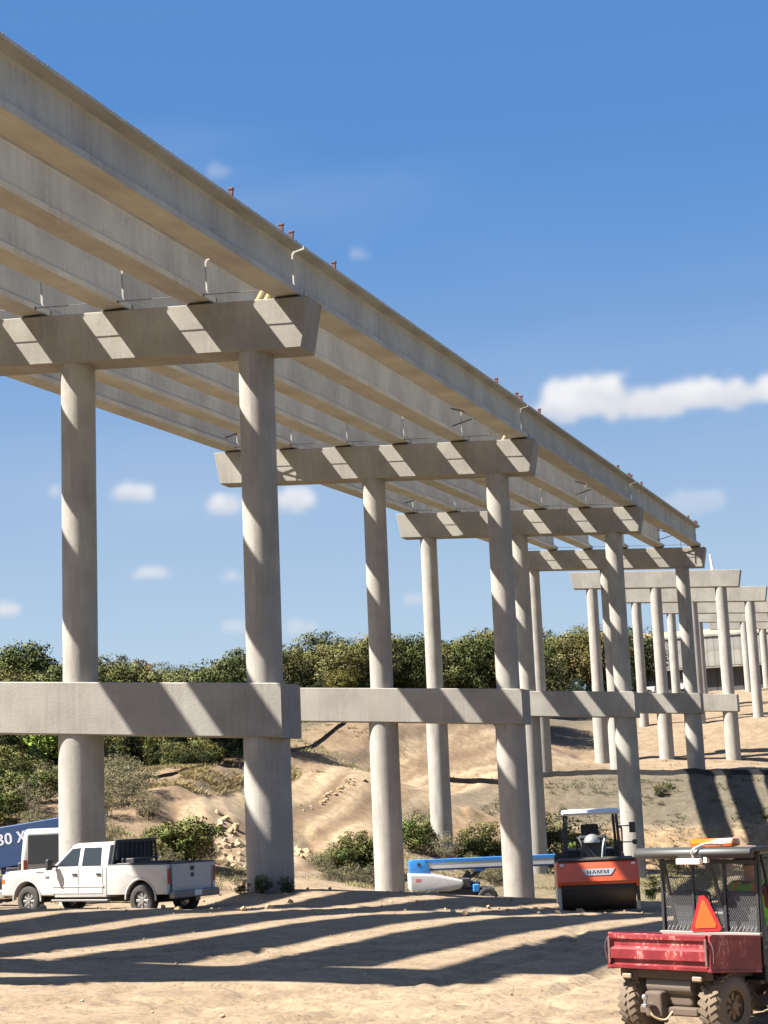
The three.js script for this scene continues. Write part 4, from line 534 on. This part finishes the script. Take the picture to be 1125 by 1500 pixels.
for (let i = 0; i < 4; i++) kinds.push({ t: 'oak', o: { clumps: 120, leaves: 125, rx: 3.1, ry: 2.9, rz: 3.1, cy: 4.6, cr: 0.80, size: 0.095, cols: i % 2 ? OAK : [...OAK, ...DRY], tr: 0.22, limbs: 9, min: 0.5 } });
for (let i = 0; i < 2; i++) kinds.push({ t: 'dry', o: { clumps: 90, leaves: 115, rx: 2.9, ry: 3.1, rz: 2.9, cy: 4.6, cr: 0.66, size: 0.085, cols: DRY, tr: 0.2, limbs: 9, min: 0.7 } });
for (let i = 0; i < 3; i++) kinds.push({ t: 'juniper', o: { clumps: 120, leaves: 90, rx: 2.2, ry: 3.7, rz: 2.2, cy: 3.8, cr: 0.62, size: 0.10, narrow: 0.4, cols: JUN, tr: 0.2, limbs: 6, low: 0.95, hollow: 0.3 } });
kinds.forEach((k, i) => { k.crown = leafCloud(900 + i * 17, k.o); k.wood = woodFrame(700 + i * 13, k.o); });
const treeWord = { oak: 'rounded olive green oak', dry: 'thin pale-topped oak', juniper: 'dark dense juniper' };
function tree(k, x, z, h, turn, label, group) {
  const K = kinds[k], g = thing(K.t === 'juniper' ? 'juniper_tree' : 'oak_tree', label, 'tree', [x, base(x, z) - 0.1, z], turn, group); const s = h / 7.6; g.scale.set(s * (0.9 + 0.25 * hash(Math.round(x * 10), Math.round(z * 10))), s, s);
  part('trunk', K.wood, barkM, g); part('crown', K.crown, leafTints[x < -30 && z > -80 ? [1, 3, 4, 1, 0][Math.floor(hash(Math.round(x * 7), Math.round(z * 7)) * 5)] : Math.floor(hash(Math.round(x * 7), Math.round(z * 7)) * 5)], g); return g;
}
const TREES = [[6,-54.5,-70,7.6,0],[2,-54.7,-73,8,0],[3,-47.9,-64.9,7.2,0],[0,-46.9,-65.8,6.8,0],[2,-44,-64.6,6.2,0],[2,-41.5,-63.5,7.8,0],[3,-47.1,-75.7,6.6,0],[0,-39.9,-66.8,6.5,0],[1,-38.7,-66.8,7.3,0],[5,-39.5,-72.7,6,0],[2,-36.7,-69.5,6.4,0],[0,-33.5,-66.9,6.9,0],[0,-34.3,-71.8,6.3,0],[2,-30.4,-67.2,7.8,0],[3,-59,-78.1,9.3,0],[0,-60.2,-82.8,9.7,0],[3,-56.8,-82,10.3,0],[1,-55.2,-82.1,7.6,0],[2,-53.7,-85.2,7.3,0],[2,-52.2,-86.7,8.5,0],[4,-47.5,-81,8,0],[2,-49.4,-89.1,7.8,0],[0,-43.4,-82.5,6.9,0],[4,-42.3,-84.7,6.7,0],[3,-42.8,-91.9,6.6,0],[4,-39.5,-88.4,7.6,0],[8,-45.6,-57.6,4.7,0],[7,-44.7,-57.5,6.1,0],[8,-42.6,-56.8,3.2,0],[8,-42.4,-59,3.7,0],[6,-40.5,-58.6,4.6,0],[7,-40.6,-60.8,4.5,0],[8,-39,-61.4,3.3,0],[8,-36,-57.9,4.2,0],[8,-35.8,-59.8,4.3,0],[8,-35.5,-62.7,3.9,0],[8,-35,-63.7,5,0],[8,-32.5,-62.4,6,0],[7,-31.8,-63.6,3.3,0],[7,-30,-63.5,3.7,0],[6,-29.6,-65.5,4.1,0],[2,-45,-109.1,7.4,1],[0,-43,-107.9,8.2,1],[0,-43.4,-114,7.5,1],[3,-40.1,-111.2,7.6,1],[0,-35.2,-104.5,8,1],[0,-36.3,-112.8,7.8,1],[0,-33.5,-108.8,8.8,1],[1,-31.8,-110.9,7.5,1],[3,-30.5,-110.9,8.7,1],[0,-28.3,-111.2,7.1,1],[1,-28.7,-118.2,8.6,1],[3,-24.7,-112.7,9.2,1],[2,-24.3,-117,9.9,1],[4,-23.6,-120.7,7.8,1],[2,-19.4,-113.6,9.2,1],[2,-51.4,-124.2,6.2,1],[5,-48.1,-122.7,7.2,1],[2,-46.7,-127.7,9.7,1],[3,-42.7,-123.2,8,1],[0,-42.5,-130.2,8.5,1],[2,-39.4,-127.2,9.2,1],[5,-36.8,-125.9,7.2,1],[0,-35.3,-128.8,8.6,1],[3,-30.9,-124,8.2,1],[3,-31.3,-134.7,8.7,1],[3,-28.3,-133,9.7,1],[3,-26.9,-134.8,9.1,1],[7,-40.1,-99.6,4.7,1],[7,-38.4,-100.3,4.4,1],[8,-36,-99.2,4.2,1],[1,-34.8,-102.1,5.3,1],[6,-32.9,-102.9,4.1,1],[1,-31.3,-163,10.1,2],[1,-27.5,-156.7,8.5,2],[0,-26.5,-159.7,9.3,2],[0,-22.8,-155.9,10.1,2],[2,-20.2,-154.6,9.8,2],[0,-19.1,-158.2,8.1,2],[2,-17.8,-161.8,10.2,2],[2,-34,-175.5,8.1,2],[0,-30.5,-176.6,8.1,2],[2,-26.9,-177.8,10.5,2],[7,-41.9,-51.6,2.7,0],[8,-40.3,-50.4,3,0],[7,-38.9,-49.6,3.5,0],[6,-37.6,-48.5,2.8,0],[7,-39.1,-52.4,2.5,0],[8,-35.4,-47.4,2.6,0],[6,-37.1,-51.8,2.7,0],[7,-36.1,-52.2,2.5,0],[8,-28,-151.1,4.1,2],[8,-26.4,-151.8,5,2],[6,-24,-148.5,4.2,2],[6,-22.3,-148,4.8,2],[7,-21.8,-153.8,3.5,2],[8,-19.7,-151.6,4.5,2],[6,-18,-151.2,4,2],[7,-16.3,-150.7,5.2,2]];
const treePlace = ['on the grassy rise behind the pickup pier', 'on the hill behind the boom lift pier', 'on the hill beside the bare piers'];
TREES.forEach(([k, x, z, h, pl], i) => tree(k, x, z, h, hash(i, 5) * 6.28, `${h > 8.6 ? 'tall' : h > 6.4 ? 'middling' : 'low'} ${treeWord[kinds[k].t]} in the woods ${treePlace[pl]}`, `trees ${treePlace[pl]}`));
const shrubKinds = [
  { n: 'green_shrub', w: 'leafy green shrub', o: { clumps: 46, leaves: 110, rx: 1.3, ry: 1.1, rz: 1.3, cy: 1.15, cr: 0.42, size: 0.06, cols: [...GRN, ...OAK], tr: 0.05, limbs: 9, stems: 3, min: 0.05, low: 0.9 } },
  { n: 'grey_shrub', w: 'twiggy grey green shrub', o: { clumps: 42, leaves: 100, rx: 1.3, ry: 1.15, rz: 1.3, cy: 1.15, cr: 0.42, size: 0.055, narrow: 0.3, cols: SAGE, tr: 0.05, limbs: 14, stems: 4, min: 0.05, low: 0.9 } },
  { n: 'dark_shrub', w: 'dark evergreen shrub', o: { clumps: 50, leaves: 110, rx: 1.2, ry: 1.3, rz: 1.2, cy: 1.25, cr: 0.42, size: 0.06, narrow: 0.4, cols: [...JUN, ...OAK], tr: 0.06, limbs: 8, stems: 2, min: 0.05, low: 0.95 } },
  { n: 'young_tree', w: 'bright yellow green sapling', o: { clumps: 26, leaves: 100, rx: 0.8, ry: 1.5, rz: 0.8, cy: 1.7, cr: 0.40, size: 0.065, cols: [[0.15, 0.20, 0.04], [0.12, 0.17, 0.035]], tr: 0.05, limbs: 7, stems: 1, min: 0.3 } },
];
shrubKinds.forEach((k, i) => { k.crown = leafCloud(1500 + i * 19, k.o); k.wood = woodFrame(1600 + i * 11, k.o); });
const SHRUBS = [[0,-29.1,-32.8,2.4,0],[0,-30.4,-36.5,2.6,0],[1,-28.6,-35,2.2,0],[0,-30.4,-39.7,2.3,0],[2,-33.4,-38.7,3,0],[2,-35,-43.5,3,0],[0,-35,-45.5,2.6,0],[3,-36.9,-51.2,4,0],[1,-26.1,-31.6,1.6,0],[0,-29,-30.7,2.5,0],[2,-39.5,-50.4,3.5,0],[2,-39.5,-52.5,4,0],[1,-32.7,-44.2,2,0],[1,-25.5,-38.2,2,1],[1,-26.2,-41.1,2.4,1],[1,-26.3,-43.2,2.4,1],[1,-23.9,-39.8,1.8,1],[1,-29.3,-46.4,2.2,1],[1,-28.3,-43.5,2.4,1],[0,-19.2,-31.8,1.9,1],[0,-18,-31.2,2.4,1],[0,-17.4,-31.4,2.9,1],[1,-17.3,-32.5,1.7,1],[1,-17.7,-34.4,1.1,1],[1,-17,-28.3,1.2,1],[1,-19.1,-30.8,1.3,1],[1,-21.8,-31,1.6,1],[1,-30,-49.3,1.6,1],[1,-16.3,-45.4,1,2],[1,-15.4,-44.7,1.3,2],[0,-15.1,-45.8,1.8,2],[2,-14.8,-47,2.3,2],[2,-14.5,-48.1,2.6,2],[0,-14,-48.3,2.7,2],[1,-13.4,-40.1,1.1,2],[1,-12.6,-40.3,1.2,2],[1,-12.3,-41.5,1.4,2],[1,-11.9,-42.7,1.5,2],[0,-13.4,-54.8,2.4,2],[1,-13.4,-56.9,2.2,2],[2,-13.6,-59,2.6,2],[1,-15.1,-60.6,2.6,2],[0,-10.9,-57.8,1.8,3],[2,-10.9,-59.9,2.5,3],[2,-10,-59.1,2.9,3],[0,-9.3,-59.3,2.3,3],[1,-9.3,-61.4,1.8,3],[1,-8.8,-52.1,1.6,3],[1,-7.5,-51.5,1.7,3],[1,-7,-52.7,1.5,3],[2,-6.9,-61.2,3.2,3],[2,-6.1,-60.4,3.6,3],[0,-5.7,-61.6,3,3],[1,-4.6,-59.8,2.6,3],[0,-4,-60.1,2.8,3],[1,-3.5,-61.3,2.8,3],[0,-2.7,-62.6,2.2,3],[1,-11.2,-54.5,1.9,3],[1,-7.3,-59,2.4,3],[3,5.6,-29.5,1,3],[1,0.4,-62.6,1.6,3],[1,1.1,-63.8,1.5,3],[0,2,-62,1.8,3],[2,-35.8,-58.2,1.73228,4],[2,-30.7,-61.2,2.40638,4],[2,-44.1,-57.7,2.01316,4],[2,-30.6,-58.5,1.67067,4],[2,-42.8,-55.3,2.61856,4],[2,-41.7,-57.8,1.98915,4],[2,-35.2,-56.5,2.79232,4],[2,-43.5,-56.7,2.28966,4],[2,-33,-59.6,2.69401,4],[2,-32.3,-60.2,1.82137,4],[2,-36.2,-55.1,2.79234,4],[2,-36.5,-59.4,1.81077,4],[2,-38.5,-54.1,2.33042,4],[2,-30.9,-58.1,2.1543,4],[2,-36.5,-58.8,1.80371,4],[2,-43.9,-57.4,2.60472,4],[2,-35.4,-60.9,2.45984,4],[2,-40.4,-58.3,1.71034,4],[2,-36.2,-59,2.37309,4],[2,-36,-59.6,1.65748,4],[2,-29.6,-59.6,2.36859,4],[2,-30.2,-62.6,1.8334,4],[1,-1.6,-76.7,0.494029,5],[2,-15.6,-68.3,0.45399,5],[2,6.1,-73.7,0.437686,5],[0,-11.7,-66.1,0.669817,5],[1,-8.6,-75.8,0.661158,5],[0,-1.4,-79.9,0.553805,5],[1,2.7,-82.3,0.677233,5],[0,-9.6,-67.6,0.786202,5],[1,-9.7,-68.1,0.440992,5],[2,-1.9,-78.4,0.883885,5],[1,-11.1,-66.8,0.750301,5],[1,-1.7,-78.5,0.84133,5]];
const shrubPlace = ['on the bank above the blue boom lift', 'below the brown cut bank behind the pickup', 'at the foot of the haul ramp by the boom lift', 'along the creek below the silt fence slope', 'along the edge of the woods on the grassy rise', 'on the grey green slope below the silt fence'];
SHRUBS.forEach(([k, x, z, h, pl], i) => { const K = shrubKinds[k], g = thing(K.n, `${h > 2.7 ? 'tall' : h > 1.8 ? 'middling' : 'low'} ${K.w} ${shrubPlace[pl]}`, 'shrub', [x, base(x, z) - 0.08, z], hash(i, 9) * 6.28, `shrubs ${shrubPlace[pl]}`); const s = h / 2.5; g.scale.set(s * (0.9 + 0.4 * hash(i, 3)), s, s * (0.9 + 0.4 * hash(i, 4))); part('stems', K.wood, k === 1 ? twigM : barkM, g); part('foliage', K.crown, leafM, g); });
// dry grass: tufts nobody could count
{
  const r = rng(4242), l = []; for (let i = 0; i < 16; i++) { const a = r() * 6.283, d = r() * 0.22, h = 0.14 + r() * 0.22, e = 0.10 + r() * 0.2, x = Math.cos(a) * d, z = Math.sin(a) * d, b = r() * 6.283, wx = Math.cos(b) * 0.018, wz = Math.sin(b) * 0.018; l.push(x - wx, -0.05, z - wz, x + wx, -0.05, z + wz, x + Math.cos(a) * e, h, z + Math.sin(a) * e); }
  const g = new THREE.BufferGeometry(); g.setAttribute('position', new THREE.Float32BufferAttribute(l, 3)); g.computeVertexNormals();
  const zones = [[-36, -21, -64, -46, 5200, 0], [-34, -14, -36, -14, 2600, 1], [-14, 20, -62, -34, 2600, 1], [-14, 24, -82, -70, 2600, 2], [-12, 22, -128, -86, 260, 0], [-40, -22, -84, -62, 800, 1]];
  const list = []; for (const [x0, x1, z0, z1, n, t] of zones) for (let i = 0; i < n; i++) { const x = lerp(x0, x1, r()), z = lerp(z0, z1, r()); if (fbm(x * 0.35, z * 0.35, 3, 77) < 0.46) continue; if (x > -24 && x < -14 && z < -36 && z > -64) continue; list.push([x, z, t, 0.6 + r() * 0.9, r() * 6.283, r()]); }
  const m = new THREE.InstancedMesh(g, new THREE.MeshStandardMaterial({ roughness: 0.9, side: THREE.DoubleSide }), list.length), q = new THREE.Object3D(), c = new THREE.Color();
  list.forEach(([x, z, t, s, a, h], i) => { q.position.set(x, height(x, z), z); q.rotation.y = a; q.scale.set(s * 0.9, s * 0.62, s * 0.9); q.updateMatrix(); m.setMatrixAt(i, q.matrix); const k = t === 0 ? [0.26, 0.21, 0.10] : t === 1 ? [0.19, 0.175, 0.075] : [0.14, 0.14, 0.085]; m.setColorAt(i, c.setRGB(k[0] * (0.7 + h * 0.6), k[1] * (0.7 + h * 0.6), k[2] * (0.7 + h * 0.5))); });
  m.name = 'dry_grass'; shade(m); tag(m, 'dry straw and olive grass tufts on the banks and rises', 'grass', undefined, 'stuff'); scene.add(m);
}
// broken limestone on the cut banks
{
  const geos = []; for (let i = 0; i < 5; i++) { const g = new THREE.IcosahedronGeometry(1, 1), p = g.attributes.position; for (let j = 0; j < p.count; j++) { const v = V().fromBufferAttribute(p, j), n = 0.72 + 0.5 * fbm(v.x * 1.3 + i * 7 + 20, v.y * 1.3 + v.z * 1.7 + 20, 2, 400 + i); v.multiplyScalar(n); v.x = Math.sign(v.x) * Math.min(Math.abs(v.x), 0.78); v.y = Math.sign(v.y) * Math.min(Math.abs(v.y), 0.52); v.z = Math.sign(v.z) * Math.min(Math.abs(v.z), 0.7); p.setXYZ(j, v.x, v.y, v.z); } g.computeVertexNormals(); geos.push(toCreasedNormals(g, 0.25)); }
  const rm = [M(0.27, 0.20, 0.12, 0.95), M(0.235, 0.165, 0.095, 0.95), M(0.32, 0.25, 0.16, 0.95)];
  const ROCKS = [[-20.7,-42.3,0.18,0],[-16.2,-34.9,0.16,0],[-16.6,-36.3,0.11,0],[-20.2,-41.6,0.26,0],[-17.5,-35,0.19,0],[-20.8,-42.7,0.21,0],[-18.2,-37.8,0.13,0],[-18.1,-38.1,0.11,0],[-19.9,-42.3,0.11,0],[-21.6,-44.4,0.27,0],[-17.9,-37.4,0.29,0],[-19.7,-39.9,0.13,0],[-18.7,-38.3,0.13,0],[-17.2,-36.5,0.3,0],[-19.7,-40.8,0.23,0],[-20.6,-42.3,0.19,0],[-18.2,-38.1,0.19,0],[-19.7,-40.7,0.13,0],[-20.3,-41.3,0.13,0],[-18.9,-39.7,0.1,0],[-21,-43.2,0.24,0],[-17,-34.7,0.28,0],[-20.2,-41.8,0.17,0],[-17.6,-36.8,0.26,0],[-19.2,-39.9,0.25,0],[-17.8,-38.6,0.26,0],[-19.1,-41.6,0.28,0],[-19.5,-39.6,0.17,0],[-18.2,-37,0.18,0],[-19,-38.6,0.25,0],[-21.1,-44,0.26,0],[-18.4,-39.7,0.19,0],[-17,-35.7,0.14,0],[-16.8,-35.9,0.22,0],[-20.1,-43.1,0.1,0],[-19.1,-41,0.2,0],[-19.1,-40.3,0.24,0],[-20.2,-42.7,0.22,0],[-18.5,-40.6,0.11,0],[-19,-38.8,0.29,0],[-20.8,-42.3,0.14,0],[-17,-35,0.25,0],[-20.3,-43.6,0.29,0],[-21.1,-44.5,0.1,0],[-16.1,-46.7,0.16,1],[-19,-49.6,0.24,1],[-18.2,-49,0.43,1],[-17.3,-48.1,0.29,1],[-17.4,-45.7,0.25,1],[-16.7,-47.5,0.44,1],[-16.8,-47.2,0.38,1],[-16.8,-46.4,0.35,1],[-17.4,-46.8,0.4,1],[-17,-48.8,0.45,1],[-17.1,-45.7,0.24,1],[-17.3,-49.3,0.17,1],[-15.8,-46,0.27,1],[-18.2,-48.2,0.32,1],[-20.9,-62.8,0.13,2],[-21.3,-58.1,0.11,2],[-21.4,-60.7,0.12,2],[-21.1,-60,0.15,2],[-20.9,-61.8,0.09,2],[-20.6,-64.2,0.19,2],[-21.2,-56.5,0.1,2],[-21.3,-61.3,0.19,2],[-21,-63,0.08,2],[-20.9,-63.1,0.12,2],[-20.7,-64.3,0.12,2],[-21,-64.9,0.15,2],[-21,-62.7,0.12,2],[-20.7,-64.8,0.1,2],[-20.5,-66.3,0.11,2],[-20.3,-66,0.2,2],[-20.3,-66.2,0.13,2],[-21.1,-59.4,0.19,2],[-21,-64.1,0.2,2],[-20.8,-64,0.1,2],[-20.6,-66.4,0.09,2],[-21.6,-57.1,0.09,2],[-21.4,-61,0.11,2],[-21.1,-64.4,0.15,2],[-21.3,-60.8,0.18,2],[-21.1,-57.8,0.09,2],[-20.9,-65.4,0.08,2],[-21,-62.4,0.09,2],[-20.6,-67.2,0.08,2],[-20.9,-61.6,0.18,2],[-21.1,-60.5,0.17,2],[-21.1,-61.8,0.16,2],[-20.8,-62.3,0.13,2],[-20.8,-64.3,0.13,2],[0.4,-65.8,0.44,3],[-13.4,-63.6,0.26,3],[-14,-67.1,0.18,3],[-9.8,-65.2,0.22,3],[-14,-63.6,0.15,3],[-5.4,-69.5,0.42,3],[-15.8,-65.4,0.16,3],[-8.6,-63.8,0.38,3],[-2.9,-68.3,0.26,3],[-8.3,-66.3,0.18,3],[-10.3,-66.7,0.16,3],[-1.2,-65.8,0.2,3],[-4.4,-66.6,0.23,3],[-12.1,-68.2,0.46,3],[-6.1,-65.6,0.19,3],[-9.1,-64.8,0.47,3],[-6.6,-66.7,0.45,3],[1.5,-67.1,0.16,3],[-16.4,-63,0.23,3],[-3.8,-64.7,0.16,3],[-12.4,-63.2,0.4,3],[-12.1,-63.8,0.43,3],[-12.8,-66.5,0.46,3],[-2.5,-68.9,0.3,3],[-14.2,-61.8,0.47,3],[-5.9,-65.7,0.35,3]];
  const rp = ['on the cut bank behind the pickup pier', 'at the foot of the haul ramp', 'along the lip of the haul ramp', 'in the eroded bank under the grey green slope'];
  ROCKS.forEach(([x, z, s, pl], i) => one('limestone_rock', geos[i % 5], rm[i % 3], `${s > 0.5 ? 'large' : s > 0.32 ? 'middling' : 'small'} pale broken limestone rock ${rp[pl]}`, 'rock', [x, height(x, z) + s * 0.12, z], [hash(i, 1), hash(i, 2) * 6, hash(i, 3)], `limestone rocks ${rp[pl]}`).scale.set(s * (0.8 + hash(i, 7) * 0.7), s * (0.6 + hash(i, 8) * 0.4), s));
  const r = rng(99), cm = new THREE.InstancedMesh(geos[0], M(0.29, 0.21, 0.125, 1), 900), q = new THREE.Object3D();
  for (let i = 0; i < 900; i++) { let x = lerp(-12, 24, r()), z = 6 - 0.35 * x + (r() + r() + r() - 1.5) * 8; if (i % 3 === 0) { x = lerp(4, 20, r()); z = lerp(14, 33, r()); } const s = i % 3 === 0 ? 0.008 + r() * r() * 0.03 : 0.02 + r() * r() * r() * 0.16; q.position.set(x, height(x, z) + s * 0.2, z); q.rotation.set(r() * 6, r() * 6, r() * 6); q.scale.setScalar(s); q.updateMatrix(); cm.setMatrixAt(i, q.matrix); }
  cm.name = 'dirt_clods'; shade(cm); tag(cm, 'loose dirt clods and pebbles scattered on the tan pad', 'rubble', undefined, 'stuff'); scene.add(cm);
}

// ---------------------------------------------------------------- silt fences, far wall, distant trucks
function siltFence(label, pts, hgt) {
  const g = thing('silt_fence', label, 'silt fence', [0, 0, 0], 0, 'black silt fences'), cloth = M(0.018, 0.018, 0.02, 0.85), wood = M(0.10, 0.08, 0.06, 0.9), P = [], I = [];
  const cv = new THREE.CatmullRomCurve3(pts.map(([x, z]) => V(x, 0, z))), n = Math.max(8, Math.round(cv.getLength() / 0.8));
  for (let i = 0; i <= n; i++) { const q = cv.getPoint(i / n), y = height(q.x, q.z), sag = i % 3 ? 0.03 : 0, out = i % 3 ? 0.05 : 0; P.push(q.x, y - 0.15, q.z, q.x, y + hgt - sag, q.z + out, q.x, y - 0.15, q.z - 0.02, q.x, y + hgt - sag, q.z + out - 0.02); if (i) { const a = (i - 1) * 4, b = i * 4; I.push(a, b, a + 1, b, b + 1, a + 1, a + 2, a + 3, b + 2, b + 2, a + 3, b + 3, a + 1, b + 1, a + 3, b + 1, b + 3, a + 3); } }
  const f = new THREE.BufferGeometry(); f.setAttribute('position', new THREE.Float32BufferAttribute(P, 3)); f.setIndex(I); f.computeVertexNormals(); part('fabric', f, cloth, g);
  for (let i = 0; i <= n; i += 3) { const q = cv.getPoint(i / n), y = height(q.x, q.z); part('stake', beam([q.x, y - 0.3, q.z - 0.05], [q.x, y + hgt + 0.12, q.z - 0.05], 0.05, 0.05), wood, g); }
}
siltFence('long black silt fence along the top of the grey green slope', [[-19.5, -80], [-14, -82.3], [-9, -83.2], [0, -83.3], [10, -83.3], [28, -83.3]], 0.42);
siltFence('black silt fence climbing beside the top of the haul ramp', [[-27.6, -68.2], [-28.2, -74], [-28.5, -80], [-28, -86]], 0.28);
siltFence('low black silt fence between the grassy rise and brown cut bank', [[-28.5, -49], [-26.6, -53], [-26.0, -58], [-27.0, -64]], 0.22);
{
  const g = thing('retaining_wall', 'grey panelled retaining wall at the top of the hill behind the bare piers', 'retaining wall', [0, 0, -214]);
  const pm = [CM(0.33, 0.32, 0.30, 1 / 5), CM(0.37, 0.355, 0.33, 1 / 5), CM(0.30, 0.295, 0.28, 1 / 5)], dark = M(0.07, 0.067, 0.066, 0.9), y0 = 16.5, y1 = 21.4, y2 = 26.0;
  const pg = boxUV(rbox(0.97, (y2 - y1) / 2 - 0.04, 0.3, 0.03), 1);
  for (let r = 0; r < 2; r++) for (let c = 0; c < 66; c++) part('panel', pg, pm[Math.floor(hash(c, r, 5) * 3)], g, [-30 + c, y1 + (y2 - y1) * (r + 0.5) / 2, 0]);
  const bg = boxUV(rbox(3.9, y1 - y0 - 0.05, 0.25, 0.03), 1); for (let c = 0; c < 17; c++) part('dark_lower_band', bg, dark, g, [-28.5 + c * 4, (y0 + y1) / 2, -1.2]);  // dark band set back below the ledge
  part('ledge', boxUV(rbox(67, 0.3, 1.6, 0.03), 1), pm[1], g, [3, y1 - 0.1, -0.7]); part('coping', boxUV(rbox(67, 0.4, 0.6, 0.04), 1), pm[1], g, [3, y2 + 0.18, 0]);
  part('backfill', boxUV(ext([[-0.2, y0], [-0.2, y2 + 0.1], [-9, y2 + 2.2], [-40, y2 + 2.6], [-40, y0]], 64, 0).rotateY(-Math.PI / 2).translate(3, 0, -1.6), 1), M(0.33, 0.24, 0.14, 1), g);
}
copy(truck, 'pickup_truck', 'white pickup standing below the retaining wall among the bare piers', 'distant white pickups', [-21.5, 0, -186], 0.4).position.y = base(-21.5, -186);
copy(truck, 'pickup_truck', 'white pickup parked by the retaining wall with its tail to the piers', 'distant white pickups', [-15.5, 0, -192], 1.9).position.y = base(-15.5, -192);
copy(truck, 'pickup_truck', 'white pickup half hidden on the hilltop in front of the woods', 'distant white pickups', [-31.5, 0, -142], 0.2).position.y = base(-31.5, -142);

// weeds at the foot of the pickup pier
for (const [x, z, h] of [[0.15, 0.95, 0.55], [-0.5, 0.85, 0.45], [0.75, 0.7, 0.5], [-5.6, 0.95, 0.5]]) { const K = shrubKinds[2], g = thing('weed_clump', x > -3 ? 'small dark weeds at the foot of the pier column beside the pickup tail' : 'small dark weeds at the foot of the column behind the pickup cab', 'weeds', [x, height(x, z) - 0.05, z], x * 3, 'weeds at the pier feet'); g.scale.setScalar(h / 2.5); part('stems', K.wood, barkM, g); part('foliage', K.crown, leafM, g); }

renderer.render(scene, camera);
